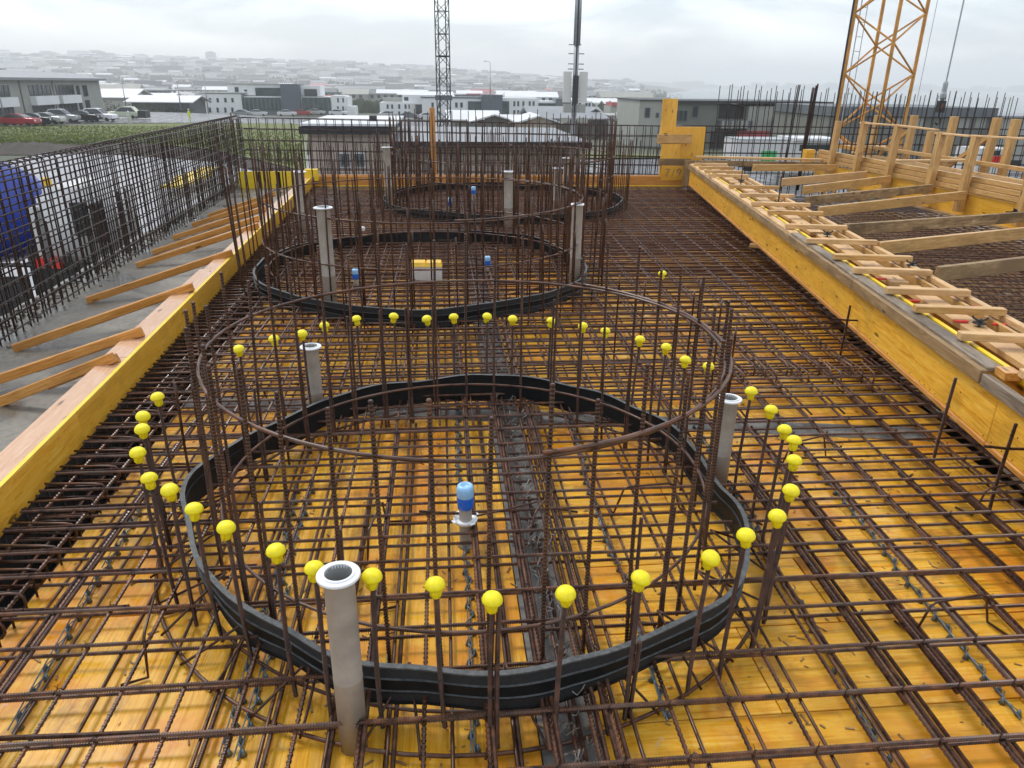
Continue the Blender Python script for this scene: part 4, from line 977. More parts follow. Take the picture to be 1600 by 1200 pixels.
link('cab', me, mx)
m_ = MB().box(.80, 1.08, -1.02, -.99, 2.9, 3.5); mp_(m_, 'side_window', MAT['glass'])
m_ = MB().box(1.22, 1.36, -1.2, -1.02, 2.8, 3.5); m_.box(1.1, 1.3, -1.1, -1.04, 3.4, 3.45); mp_(m_, 'mirror', MAT['black'])
m_ = MB().box(.02, .16, -.95, .95, 2.4, 3.4); mp_(m_, 'water_tank', MAT['truckwhite'])
for x_ in (-1.9, -.9, 1.4):
    t_ = Matrix.Translation((x_, -.85, .5)) @ Matrix.Rotation(R(90), 4, 'X'); m_ = MB(); m_.lathe([(.0, .15), (.28, .15), (.3, .1), (.5, .14), (.52, .05), (.52, -.12), (0, -.12)], 20, tf=t_); mp_(m_, 'wheel', MAT['tyre'])
m_ = MB().box(.02, .2, -1.06, -1.0, 2.3, 2.5); mp_(m_, 'rear_lamp', MAT['lamp_red']); m_ = MB().box(.28, .46, -1.06, -1.0, 2.3, 2.5); mp_(m_, 'rear_lamp', MAT['red'])
m_ = MB().box(-2.4, -.3, -.9, -.8, 1.1, 2.1); m_.box(.2, 1.3, -.9, -.5, 1.2, 2.3); m_.box(-.3, .15, -.7, -.6, 1.3, 2.6); m_.tube([(-2.2, -.95, 2.4), (1.2, -.95, 2.3)], .04, 6); m_.tube([(.6, -1.0, 1.0), (.6, -1.0, 2.6)], .03, 6); mp_(m_, 'side_guard', MAT['dark_steel'])
m_ = MB(); m_.lathe([(.08, 0), (.08, .12), (.05, .16), (0, .17)], 12, (.3, -.6, 3.73)); mp_(m_, 'beacon', MAT['box_orange'])

# ------------------------------------------------------------------ cranes and masts
def lattice(t, c, a, ang, z0, z1, half, leg_r, br_r, m_, horiz=0, thick=0):
    cs = [Vector((a / math.sqrt(2) * math.cos(ang + k * math.pi / 2), a / math.sqrt(2) * math.sin(ang + k * math.pi / 2), 0)) for k in range(4)]
    cs = [p + Vector((c[0], c[1], 0)) - Vector((t.location.x, t.location.y, 0)) for p in cs]
    for p in cs: build(MB().tube([p + Vector((0, 0, z0 - t.location.z)), p + Vector((0, 0, z1 - t.location.z))], leg_r, 6), 'leg', m_, t)
    k = 0; z = z0
    while z < z1 - half:
        for f in range(4):
            a_, b_ = cs[f], cs[(f + 1) % 4]
            if (k + f) % 2: a_, b_ = b_, a_
            build(MB().tube([a_ + Vector((0, 0, z - t.location.z)), b_ + Vector((0, 0, z + half - t.location.z))], br_r, 5), 'brace', m_, t)
            if horiz and k % horiz == 0:
                th = br_r * (2.4 if thick and (k // horiz) % thick == 0 else 1.1)
                build(MB().tube([a_ + Vector((0, 0, z - t.location.z)), b_ + Vector((0, 0, z - t.location.z))], th, 5), 'ring_strut', m_, t)
        z += half; k += 1
    return cs
cx = aty(1376, 100, 27.5)
cr_ = thing('tower_crane', 'orange lattice tower crane mast with ladder behind the timber posts', 'crane', (cx.x, 27.5, -3.1))
phi = math.atan2(cx.x, 27.5); th = R(31.5)
cs = lattice(cr_, (cx.x, 27.5), 1.66, math.pi / 4 - th - phi, -3.1, 12.5, .98, .062, .034, MAT['crane'])
lf_ = min(cs, key=lambda p: p.x)
m_ = MB(); lx = lf_ + Vector((.34, .25, 0)); d_ = Vector((math.cos(-th), math.sin(-th) * -1, 0)).normalized()
m_.tube([lx, lx + Vector((0, 0, 15.5))], .02, 5); m_.tube([lx + d_ * .42, lx + d_ * .42 + Vector((0, 0, 15.5))], .015, 5); build(m_, 'ladder_rail', MAT['zinc'], cr_)
for k in range(30):
    build(MB().tube([lx + Vector((0, 0, .4 + k * .48)), lx + d_ * .42 + Vector((0, 0, .4 + k * .48))], .010, 4), 'rung', MAT['zinc'], cr_)
build(MB().tube([lf_ + Vector((-.10, -.02, 0)), lf_ + Vector((-.10, -.02, 15.5))], .035, 5), 'cable_run', MAT['black'], cr_)
m_ = MB(); q_ = cs[0] + Vector((0, 0, 6)); m_.box(-.9, .9, -.9, .9, 3.3, 3.42); build(m_, 'base_plate', MAT['crane'], cr_)
# hoist rope and hook block
hk = aty(1478, 130, 23); hkt = thing('crane_hook', 'dark crane hook block hanging on a steel rope at the upper right', 'crane hook', (hk.x, 23, hk.z))
build(MB().tube([(0, 0, 0), (0, 0, 9)], .022, 6), 'rope', MAT['zinc'], hkt)
m_ = MB(); m_.lathe([(0, .05), (.05, .05), (.07, 0), (.07, -.25), (.09, -.3), (.09, -.42), (.05, -.5), (0, -.5)], 10); build(m_, 'swivel', MAT['zinc'], hkt)
m_ = MB().box(-.10, .10, -.08, .08, -.84, -.5); build(m_, 'block', MAT['black'], hkt)
m_ = MB(); m_.lathe([(0, .1), (.09, .1), (.09, -.1), (0, -.1)], 14, tf=Matrix.Translation((0, 0, -.66)) @ Matrix.Rotation(R(90), 4, 'X')); build(m_, 'sheave', MAT['rust_red'], hkt)
m_ = MB(); m_.tube([(0, 0, -.8), (0, 0, -.95), (.07, 0, -1.03), (.08, 0, -1.12), (0, 0, -1.2), (-.08, 0, -1.13)], .028, 6); build(m_, 'hook', MAT['black'], hkt)
ar = MB().tube([(.35, .1, 6), (-.0, .1, -.2)], .006, 4)
for px0, px1 in ((1424, 1408),):
    a = aty(1445, 0, 29); b_ = aty(1420, 160, 29); o = build(MB().tube([(a.x + .5, 29, b_.z), (a.x + .5, 29, a.z + 5)], .012, 4), 'hanging_rope', MAT['zinc']); tag(o, 'thin grey rope hanging just right of the orange crane mast', 'rope')
# dark lattice mast in the distance
dm = aty(692, 100, 70); t = thing('lattice_mast', 'tall thin dark lattice mast left of centre', 'mast', (dm.x, 70, -6)); lattice(t, (dm.x, 70), .95, R(62), -6, 16, .87, .055, .028, MAT['dark_steel'], 2, 3)
m_ = MB().box(-.75, .75, -.6, .6, 6.9, 7.3); m_.box(-.7, .9, -.5, .5, 3.3, 3.5); build(m_, 'platform', MAT['grey3'], t)
# telecom mast
tm = aty(900, 100, 60); t = thing('antenna_mast', 'dark antenna mast with pale panel boxes right of centre', 'mast', (tm.x, 60, -5))
zz = lambda py: aty(900, py, 60).z + 5
m_ = MB(); m_.tube([(0, 0, 0), (0, 0, zz(165))], .20, 8); m_.tube([(0, 0, zz(165)), (.0, 0, zz(70))], .20, 10); m_.tube([(0, 0, zz(70)), (.0, 0, zz(-60))], .26, 10); build(m_, 'pole', MAT['zinc'], t, True)
m_ = MB(); m_.tube([(-.02, -.27, 0), (-.02, -.27, zz(-60))], .06, 5); build(m_, 'cable_tray', MAT['black'], t)
for sx in (-1, 1): 
    m_ = MB().box(sx * .62 - .3, sx * .62 + .3, -.15, .15, zz(160), zz(112)); build(m_, 'antenna_panel', MAT['offwhite'], t)
    m_ = MB().box(sx * .55 - .28, sx * .55 + .28, -.3, .3, zz(176), zz(163)); m_.box(sx * .7 - .35, sx * .7 + .35, -.3, .3, zz(192), zz(184)); build(m_, 'equipment_box', MAT['greywall'], t)
m_ = MB().box(-.22, .22, -.32, -.26, zz(162), zz(118)); build(m_, 'cable_cover', MAT['dark_steel'], t)
for z in (70, 84, 100, 108): m_ = MB().tube([(-.6 if z % 8 else 0, 0, zz(z)), (.6 if z % 8 == 4 else .35, 0, zz(z))], .03, 4); build(m_, 'step', MAT['dark_steel'], t)
# lamp posts
def lamp(px, pyb, pyt, Y, label, arm=1):
    a = aty(px, pyb, Y); b_ = aty(px, pyt, Y); t = thing('street_lamp', label, 'street lamp', (a.x, Y, a.z), 'street lamps'); h = b_.z - a.z
    build(MB().tube([(0, 0, 0), (0, 0, h)], [.12, .07], 8), 'pole', MAT['zinc'], t, True)
    build(MB().tube([(0, 0, h), (arm * .4, 0, h + .25), (arm * 1.0, 0, h + .3)], .05, 6), 'arm', MAT['zinc'], t, True)
    m_ = MB().box(min(arm * .9, arm * 1.5), max(arm * .9, arm * 1.5), -.15, .15, h + .24, h + .36); build(m_, 'lamp_head', MAT['greywall'], t)
lamp(12, 205, 112, 108, 'tall street lamp in front of the grey office at the far left'); lamp(326, 178, 112, 180, 'street lamp left of the white clinic block'); lamp(198, 172, 130, 150, 'short street lamp behind the pale green car')
lamp(766, 158, 98, 188, 'lamp pole with raised arm above the dark stair tower, centre', -1); lamp(985, 196, 166, 100, 'street lamp left of the grey housing block'); lamp(283, 172, 128, 150, 'street lamp standing left of the first white wing')

# ------------------------------------------------------------------ buildings
def rectY(p0, p1, Y):
    a = aty(*p0, Y); b_ = aty(*p1, Y); return min(a.x, b_.x), max(a.x, b_.x), min(a.z, b_.z), max(a.z, b_.z)
class Bld:
    def __init__(s, name, label, cat, Y, px, group=None):
        s.Y = Y; a = aty(px, 180, Y); s.t = thing(name, label, cat, (a.x, Y, ground(a.x, Y)), group)
    def part(s, nm, mat, p0, p1, front=0.0, depth=8, low=None, label=None):
        x0, x1, z0, z1 = rectY(p0, p1, s.Y); o = s.t.location
        if low is not None: z0 = low
        m_ = MB().box(x0 - o.x, x1 - o.x, -front, depth, z0 - o.z, z1 - o.z); return build(m_, nm, MAT[mat], s.t, label=label)
    def win(s, p0, p1, front=.0, mat='glass', mull=1):
        x0, x1, z0, z1 = rectY(p0, p1, s.Y); o = s.t.location; x0 -= o.x; x1 -= o.x; z0 -= o.z; z1 -= o.z; f = .09
        m_ = MB(); y0, y1 = -front - .08, -front - .01
        m_.box(x0, x1, y0, y1, z0, z0 + f); m_.box(x0, x1, y0, y1, z1 - f, z1); m_.box(x0, x0 + f, y0, y1, z0 + f, z1 - f); m_.box(x1 - f, x1, y0, y1, z0 + f, z1 - f)
        for k in range(1, mull): xm = x0 + (x1 - x0) * k / mull; m_.box(xm - f / 2, xm + f / 2, y0, y1, z0 + f, z1 - f)
        w_ = build(m_, 'window', MAT['grey3'], s.t); build(MB().box(x0 + f, x1 - f, -front - .045, -front - .01, z0 + f, z1 - f), 'pane', MAT[mat], w_)
# A: office at the far left, its front runs away to the right
pa = at(-30, 196, -3.35); pb = at(120, 181, -3.35); dirA = (pb - pa).normalized(); nA = Vector((-dirA.y, dirA.x, 0)); LA = (pb - pa).length + 12
t = thing('office_building', 'two-storey light grey office with white balcony bands behind the parked cars', 'office building', tuple(pa)); t.rotation_euler = (0, 0, math.atan2(dirA.y, dirA.x))
hA = 5.35
build(MB().box(-12, LA, 0, 12, -.4, hA), 'wall', MAT['greywall'], t)
m_ = MB(); m_.add([(-13, -.9, hA), (LA + 1, -.9, hA), (LA + 1, 13, hA), (-13, 13, hA), (-13, -.9, hA + .35), (LA + 1, -.9, hA + .35), (LA + 3.0, 6, hA + 1.2), (-13, 6, hA + 1.5), (LA + 1, 13, hA + .35), (-13, 13, hA + .35)], [(0, 3, 2, 1), (0, 1, 5, 4), (4, 5, 6, 7), (1, 2, 8, 6, 5), (2, 3, 9, 8), (7, 6, 8, 9), (0, 4, 7, 9, 3)]); build(m_, 'roof', MAT['roofgrey'], t)
L0 = (pb - pa).length
def fx(px):      # distance along the front for a photo column
    r_ = ray(px, 160); den = dirA.x * r_.y - dirA.y * r_.x; return (pa.y * r_.x - pa.x * r_.y) / den
for a, b_ in ((-20, 18), (49, 83), (91, 119)):
    x0, x1 = fx(a), fx(b_)
    build(MB().box(x0, x1, -.03, .3, 3.25, 4.7), 'window_band', MAT['glass'], t)
    nn = max(2, int((x1 - x0) / 1.2))
    for k in range(nn + 1): build(MB().box(x0 + (x1 - x0) * k / nn - .06, x0 + (x1 - x0) * k / nn + .06, -.08, -.03, 3.25, 4.7), 'mullion', MAT['grey3'], t)
    build(MB().box(x0 - .2, x1 + .2, -.9, 0, 2.0, 3.2), 'balcony', MAT['white'], t)
    build(MB().box(x0, x1, -.04, .3, .1, 1.95), 'ground_glazing', MAT['glass'], t)
    for k in range(nn + 1): build(MB().box(x0 + (x1 - x0) * k / nn - .06, x0 + (x1 - x0) * k / nn + .06, -.09, -.04, .1, 1.95), 'mullion', MAT['grey3'], t)
for a, b_ in ((123, 128), (133, 140)):
    x0, x1 = fx(a), fx(b_)
    for z0, z1 in ((.9, 2.3), (2.9, 4.6)): build(MB().box(x0, x1, -.05, .2, z0, z1), 'window', MAT['glass'], t)
for a in (35, 86): x0 = fx(a); build(MB().box(x0, x0 + .25, -.12, 0, -.3, hA), 'downpipe', MAT['grey2'], t)

# B: white clinic with dark stair tower
b = Bld('clinic_building', 'long white clinic with dark green glass and a tall slate stair tower, left of centre', 'building', 205, 430); lo = b.t.location.z - .5
b.part('lower_wing', 'white', (304, 146), (380, 178), .0, 10, lo); b.part('link_wing', 'white', (380, 150), (545, 178), -.5, 10, lo)
b.part('upper_wing', 'white', (352, 132), (500, 150), -1.5, 9); b.part('roof_edge', 'greywall', (350, 130), (441, 132.5), -1.2, 9.5)
b.part('wing_roof', 'greywall', (300, 144), (384, 146), .3, 10)
b.part('glass_front', 'glass_green', (380, 152), (440, 172), .3, 1); b.part('glass_front', 'grey3', (382, 171), (440, 178), .1, 1, lo)
b.part('upper_glass', 'glass_green', (397, 137), (439, 152), -.9, .5 + .6); b.part('stair_tower', 'blueslate', (439, 131), (472, 180), 1.6, 7, lo)
b.part('glass_front', 'glass_green', (472, 152), (517, 171), .3, 1); b.part('glass_front', 'grey3', (472, 171), (517, 177), .1, 1, lo)
b.part('upper_glass', 'glass', (474, 139), (495, 152), -.9, 1.1); b.part('end_wing', 'white', (517, 149), (541, 176), .4, 9, lo); b.part('ramp_wall', 'white', (541, 166), (556, 177), .5, 6, lo)
for x_ in (316, 326, 338, 350, 361): b.win((x_, 153), (x_ + 4.5, 160), .0); b.win((x_, 168), (x_ + 4.5, 176), .0)
b.win((364, 136), (371, 144), -1.5 , 'glass', 2); b.win((379, 140), (384, 143), -1.5)
for x_ in (527, 535): b.win((x_, 153), (x_ + 3, 160), .4); b.win((x_, 166), (x_ + 3, 173), .4)
for k in range(9): b.part('mullion', 'grey3', (383 + k * 6.5, 152), (383.5 + k * 6.5, 171), .38, -.3)
for k in range(6): b.part('mullion', 'grey3', (475 + k * 7.5, 152), (475.5 + k * 7.5, 171), .38, -.3)
# C: second white block
b = Bld('school_building', 'second long white block with dark glass bays and two slate towers, centre', 'building', 192, 720); lo = b.t.location.z - .5
b.part('lower_wing', 'white', (593, 160), (645, 182), .0, 9, lo); b.part('wing_roof', 'greywall', (597, 153), (630, 158.6), -2, 6); b.part('upper_wing', 'white', (628, 148), (700, 166), -1, 8)
b.part('main_wing', 'white', (659, 153), (752, 188), .6, 10, lo); b.part('roof_edge', 'grey3', (657, 151), (752, 153), .9, 10)
b.part('link_wing', 'offwhite', (640, 162), (659, 186), .2, 9, lo)
b.part('glass_bay', 'glass', (649, 163), (660.5, 185), .5, 1); b.part('glass_bay', 'glass_green', (731, 158), (753, 180), .9, 1, lo); b.part('stair_tower', 'blueslate', (752, 148), (784, 190), 1.9, 7, lo)
b.part('glass_bay', 'glass_green', (784, 158), (795, 182), .6, 1, lo); b.part('right_wing', 'white', (784, 153), (842, 188), .3, 10, lo); b.part('glass_bay', 'glass_green', (841, 161), (874, 182), .4, 1, lo)
b.part('far_wing', 'white', (841, 158), (875, 188), .1, 8, lo); b.part('stair_tower', 'grey3', (868, 154), (890, 186), 1.4, 6, lo); b.part('end_wing', 'white', (886, 158), (924, 184), .2, 7, lo)
for x_ in (604, 611, 622, 632, 638): b.win((x_, 163), (x_ + 3.5, 170), 0); b.win((x_, 174), (x_ + 3.5, 180), 0)
b.win((631, 151.5), (638, 157.5), -1, 'glass', 2)
for x_ in (674, 685, 711, 719): b.win((x_, 160), (x_ + 4, 168), .6); b.win((x_, 174), (x_ + 4, 181), .6)
for x_ in (802, 808, 816, 826, 832): b.win((x_, 158), (x_ + 3, 166), .3); b.win((x_, 172), (x_ + 3, 179), .3)
for x_ in (904, 914, 919): b.win((x_, 161), (x_ + 3.5, 167), .2)

# D: houses with pale roofs
def gable(name, label, Y, p0, p1, ridge_py, wallm, roofm, depth=9, axis='x', ov=.5, wins=()):
    b = Bld(name, label, 'house', Y, (p0[0] + p1[0]) / 2); x0, x1, z0, z1 = rectY(p0, p1, Y); o = b.t.location; x0 -= o.x; x1 -= o.x; z0 = -.6; z1 -= o.z
    zr = aty((p0[0] + p1[0]) / 2, ridge_py, Y + depth / 2 if axis == 'x' else Y).z - o.z
    build(MB().box(x0, x1, 0, depth, z0, z1), 'wall', MAT[wallm], b.t); m_ = MB(); e_ = .18
    if axis == 'x':
        A_ = [(x0 - ov, -ov, z1), (x1 + ov, -ov, z1), (x1 + ov, depth / 2, zr), (x0 - ov, depth / 2, zr), (x0 - ov, depth + ov, z1), (x1 + ov, depth + ov, z1)]
        m_.add(A_ + [(x, y, z + e_) for x, y, z in A_], [(0, 3, 2, 1), (3, 4, 5, 2), (6, 7, 8, 9), (9, 8, 11, 10), (0, 1, 7, 6), (4, 10, 11, 5), (0, 6, 9, 3), (3, 9, 10, 4), (1, 2, 8, 7), (2, 5, 11, 8)])
        g_ = MB(); g_.add([(x0, 0, z1), (x0, depth, z1), (x0, depth / 2, zr), (x1, 0, z1), (x1, depth, z1), (x1, depth / 2, zr)], [(0, 1, 2), (3, 5, 4)]); build(g_, 'gable_wall', MAT[wallm], b.t)
    else:
        xm = (x0 + x1) / 2; A_ = [(x0 - ov, -ov, z1), (x0 - ov, depth + ov, z1), (xm, depth + ov, zr), (xm, -ov, zr), (x1 + ov, depth + ov, z1), (x1 + ov, -ov, z1)]
        m_.add(A_ + [(x, y, z + e_) for x, y, z in A_], [(0, 3, 2, 1), (3, 5, 4, 2), (6, 7, 8, 9), (9, 8, 10, 11), (0, 6, 9, 3), (3, 9, 11, 5), (0, 1, 7, 6), (5, 11, 10, 4), (1, 2, 8, 7), (2, 4, 10, 8)])
        g_ = MB(); g_.add([(x0, -.01, z1), (x1, -.01, z1), (xm, -.01, zr), ], [(0, 1, 2)]); build(g_, 'gable_wall', MAT[wallm], b.t)
    build(m_, 'roof', MAT[roofm], b.t)
    for w in wins: b.win(*w)
    return b
gable('house', 'low house under a broad white roof left of the dark mast foot', 120, (708, 188), (772, 205), 174, 'greywall', 'roofwhite', 13, 'x', 1.2)
gable('house', 'low house with a small grey gable right of the dark mast foot', 105, (744, 192), (800, 212), 180, 'grey2', 'roofwhite', 10, 'y', 1.0)
gable('house', 'wide white-roofed hall below the slate stair tower', 112, (770, 190), (868, 212), 181, 'greywall', 'roofwhite', 12, 'x', 1.0)
gable('house', 'house with brown gable and white eaves below the antenna mast', 92, (816, 193), (868, 214), 182, 'siding', 'roofwhite', 9, 'y', .8)
gable('house', 'large house with grey roof and dark gable behind the antenna mast', 108, (842, 186), (932, 214), 168, 'grey2', 'roofgrey', 14, 'x', 1.4)
gable('house', 'dark gabled house right of the grey-roofed one', 112, (905, 190), (950, 214), 171, 'grey3', 'roofgrey', 11, 'y', .9)
for (x0_, x1_, yt, yb, Y, lb_) in ((152, 205, 140, 164, 185, 'pale long-roofed house behind the office corner'), (205, 296, 150, 168, 175, 'low dark-walled house under a wide white roof behind the shrubs'), (182, 262, 146, 160, 205, 'farther pale-roofed house behind the shrubs')):
    gable('house', lb_, Y, (x0_, (yt + yb) / 2 + 1), (x1_, yb), yt, 'grey3' if 'dark' in lb_ else 'offwhite', 'roofwhite', 12, 'x', 1.2)
b = Bld('flat_house', 'white flat-roofed house left of the grey housing block', 'house', 120, 970); lo = b.t.location.z - .5
b.part('wall', 'white', (946, 182), (1004, 204), 0, 9, lo); b.part('upper_wall', 'white', (978, 178), (1002, 190), -.5, 7); b.win((962, 186), (974, 194), 0, 'glass', 2); b.win((982, 186), (990, 198), 0); b.part('roof', 'greywall', (944, 180), (1006, 182.5), .4, 9.5)
b = Bld('red_roofed_hall', 'low hall with a dull red roof in front of the bay', 'hall', 215, 975); lo = b.t.location.z - .5
b.part('wall', 'greywall', (954, 166), (1004, 178), 0, 9, lo); b.part('roof', 'redroof', (956, 160), (988, 166), .4, 8); b.part('roof_light', 'roofwhite', (988, 162), (1003, 166), .3, 8)
# E: timber-clad neighbour just beyond the far wall
b = Bld('clad_house', 'near house with pinkish horizontal cladding, black fascia and white roof edge beyond the bar grid', 'house', 33, 640); lo = -3.1
b.part('wall', 'siding', (480, 206), (612, 270), 0, 7, lo); b.part('fascia', 'black', (470, 197), (614, 209), .6, 8); b.part('roof', 'roofwhite', (470, 192), (618, 196.6), .5, 8)
b.part('wall', 'siding', (612, 231), (905, 280), -.8, 7, lo); b.part('fascia', 'black', (612, 221), (925, 232), .0, 7.5)
x0, x1, z0, z1 = rectY((612, 221), (925, 232), 33); o_ = b.t.location
m_ = MB(); m_.add([(x0 - o_.x, .05, z1 - o_.z + .01), (x1 - o_.x, .05, z1 - o_.z - .01), (x1 - o_.x - .3, 9.5, z1 - o_.z + .10), (x0 - o_.x, 9.5, z1 - o_.z + .12), (x0 - o_.x, .05, z1 - o_.z - .1), (x1 - o_.x, .05, z1 - o_.z - .1)], [(0, 1, 2, 3), (0, 4, 5, 1)]); build(m_, 'roof_sheet', MAT['roofgrey'], b.t)
for k in range(9):
    b.part('board_joint', 'grey3', (482, 214 + k * 7.0), (611, 214.5 + k * 7.0), .02, -.01); b.part('board_joint', 'grey3', (616, 238 + k * 7), (903, 238.5 + k * 7), -.78, .79)
b.part('corner_trim', 'white', (476, 208), (480.5, 272), .06, 0, lo)
for x_ in (530, 553): b.part('window_bay', 'white', (x_, 238), (x_ + 18, 262), .05, .04); b.win((x_ + 1, 240), (x_ + 17, 260), .06, 'glass', 2)
b.part('chimney', 'black', (570, 184), (582, 195), -2, 2.6); b.part('downpipe', 'white', (684, 232), (686, 280), -.7, .8)
# F: grey housing block
b = Bld('housing_block', 'long dark grey two-storey housing block behind the tall bars, right of the yellow boards', 'apartment building', 92, 1150); lo = b.t.location.z - .5
b.part('end_wall', 'greywall', (1000, 156), (1040, 226), 0, 12, lo); b.part('wall', 'grey2', (1040, 157), (1118, 226), -.2, 12, lo); b.part('recess', 'black', (1118, 164), (1172, 187), -1.6, 10, label='balcony recess, its shade painted black'); b.part('wall', 'grey2', (1118, 186), (1172, 228), -.6, 12, lo)  # set-back black wall: the balcony's shade is put into its colour
b.part('wall', 'greywall', (1171, 166), (1202, 230), .0, 12, lo); b.part('recess', 'black', (1202, 164), (1250, 190), -1.6, 10); b.part('wall', 'grey2', (1202, 189), (1250, 230), -.6, 12, lo); b.part('wall', 'grey2', (1250, 165), (1300, 232), -.0, 12, lo)  # second balcony likewise, shade painted as a black back wall
b.part('fascia', 'black', (998, 155.5), (1040, 157.5), .3, 12); b.part('fascia', 'black', (1040, 156.5), (1300, 163.5), .4, 12)
for x0_, x1_ in ((1122, 1170), (1206, 1248)):
    b.part('balcony', 'grey3', (x0_, 188), (x1_, 200), 1.0, .3)
    for k in range(6): b.part('balcony_post', 'greywall', (x0_ + 2 + k * (x1_ - x0_ - 4) / 6, 188), (x0_ + 4 + k * (x1_ - x0_ - 4) / 6, 200), 1.08, -.98)
b.part('opening_shade', 'black', (1112, 205), (1150, 232), .1, 1, lo); b.part('porch', 'redroof', (1152, 204), (1200, 214), .2, 1); b.part('opening_shade', 'black', (1205, 206), (1246, 230), .1, 1, lo)  # black panels paint the shade inside the ground-floor openings
b.win((1008, 168), (1015, 184), 0); b.win((1025, 176), (1029, 184), 0); b.win((1055, 172), (1074, 190), -.2, 'glass', 3); b.win((1083, 165), (1091, 184), -.2); b.win((1278, 175), (1288, 183), 0)
for x_ in (1224, 1232): b.win((x_, 174), (x_ + 6, 181), -1.5, 'glass', 2)
# G: second grey block further right
b = Bld('warehouse_block', 'grey block with dark roof band behind the crane and timber posts', 'building', 70, 1450); lo = b.t.location.z - .5
b.part('wall', 'grey2', (1296, 182), (1560, 262), 0, 12, lo); b.part('roof_band', 'grey3', (1296, 166), (1552, 183), .5, 12); b.part('wall', 'greywall', (1552, 184), (1680, 262), 1.5, 10, lo); b.part('roof_band', 'roofgrey', (1550, 180), (1680, 184), 1.8, 10)
for x_ in (1402, 1428, 1500, 1526): b.part('wall_panel', 'greywall', (x_, 184), (x_ + 12, 200), .06, 0)
# lorry trailer with green print
b = Bld('box_trailer', 'white box trailer with a green patch behind the bar grid, right of the yellow boards', 'trailer', 44, 1195); lo = -3.0
b.part('body', 'truckwhite', (1155, 219), (1240, 253), 0, 2.4); b.part('green_print', 'green', (1190, 236), (1212, 252), .01, 0); b.part('underframe', 'black', (1158, 253), (1238, 262), -.1, 2.2); b.part('top_rim', 'zinc', (1155, 217.6), (1240, 218.8), .02, 2.4)
for x_ in (1166, 1225): b.part('wheel', 'tyre', (x_, 258), (x_ + 9, 268), -.05, .4)
b = Bld('site_cabin', 'long pale site cabin right of the white trailer', 'cabin', 48, 1275); b.part('body', 'offwhite', (1244, 220), (1312, 252), 0, 2.5, -3); b.part('roof', 'roofwhite', (1242, 216), (1314, 220), .2, 2.8); b.part('window_strip', 'glass', (1250, 226), (1306, 236), .02, 0); b.part('door', 'greywall', (1262, 236), (1272, 251), .03, 0)
# stack of materials and van at right
b = Bld('site_van', 'white and red van parked beyond the rear posts at the right edge', 'van', 40, 1545)
b.part('body', 'truckwhite', (1532, 232), (1572, 262), 0, 2, -2.7); b.part('red_stripe', 'lamp_red', (1534, 244), (1566, 254), .02, 0); b.part('side_window', 'glass', (1540, 235), (1562, 242), .02, 0)
for x_ in (1536, 1562): b.part('wheel', 'tyre', (x_, 258), (x_ + 8, 268), .04, .3)
b.part('bumper', 'black', (1570, 250), (1592, 262), .1, 1.2)

# ------------------------------------------------------------------ cars
def car(px, py, zg, Lc, col, label, head=0, suv=False, Y=None):
    p = at(px, py, zg); p.z = max(zg, ground(p.x, p.y)) + .08; t = thing('parked_car', label, 'car', tuple(p), 'parked cars'); t.rotation_euler = (0, 0, R(head))
    h = 1.72 if suv else 1.45; w = 1.8; c = simple('car_paint_' + str(len(bpy.data.materials)), col, .25, .2, .03)
    a = Lc / 2
    low = [(-a, .35), (-a + .05, .75), (-a + .15, .92), (-a * .45, 1.0), (a * .9, .98), (a, .8), (a, .35), (a * .8, .25), (-a * .8, .25)]
    roof = [(-a * .48, .98), (-a * .12, h - .06), (a * .1, h), (a * (.62 if suv else .4), h - .04), (a * (.9 if suv else .82), .97)]
    def ext(pr, w0, w1, zr):
        m_ = MB(); k = len(pr); f = lambda z: w0 + (w1 - w0) * max(0, (z - zr) / (h - zr))
        m_.v = [(x, -f(z) / 2, z) for x, z in pr] + [(x, f(z) / 2, z) for x, z in pr]
        m_.f = [tuple(range(k)), tuple(range(k, 2 * k))[::-1]] + [(i, i + k, (i + 1) % k + k, (i + 1) % k) for i in range(k)]; m_.m = [0] * len(m_.f); return m_
    o = build(ext(low, w, w, 2), 'body', c, t); bv = o.modifiers.new('bevel', 'BEVEL'); bv.width = .08; bv.segments = 2
    build(ext(roof, w - .12, w - .45, 1.0), 'roof', c, t)
    inner = [(x * .93 + .0, .96 + (z - .97) * .84 + .03) for x, z in roof]
    build(ext(inner, w - .09, w - .42, 1.0), 'side_windows', MAT['glass'], t)
    m_ = MB(); m_.add([(-a * .46, -w * .4, 1.02), (-a * .46, w * .4, 1.02), (-a * .15, w * .34, h - .1), (-a * .15, -w * .34, h - .1)], [(0, 3, 2, 1)]); m_.v = [(x - .03, y, z + .02) for x, y, z in m_.v]; build(m_, 'windscreen', MAT['glass'], t)
    for sx in (-.62, .62):
        for sy in (-1, 1):
            m_ = MB(); m_.lathe([(0, .11), (.19, .11), (.2, .09), (.32, .1), (.33, -.1), (0, -.1)], 14, tf=Matrix.Translation((sx * a, sy * (w / 2 - .1), .33)) @ Matrix.Rotation(R(-90 * sy), 4, 'X')); build(m_, 'wheel', MAT['tyre'], t)
    for sy in (-.6, .6): build(MB().box(-a - .01, -a + .06, sy - .15, sy + .15, .62, .78), 'headlight', MAT['white'], t); build(MB().box(a - .06, a + .01, sy - .15, sy + .15, .68, .84), 'rear_light', MAT['lamp_red'], t)
    return t
car(34, 198, -3.3, 4.4, (.35, .02, .03), 'dark red car at the left end of the parked row', 175); car(55, 196, -3.3, 4.3, (.03, .035, .04), 'dark car right of the red one in the parked row', 186)
car(76, 195, -3.3, 4.0, (.45, .46, .42), 'silver-green car fourth from the right in the parked row', 182); car(99, 192, -3.3, 4.2, (.40, .42, .42), 'silver estate car next to the black car', 184, True)
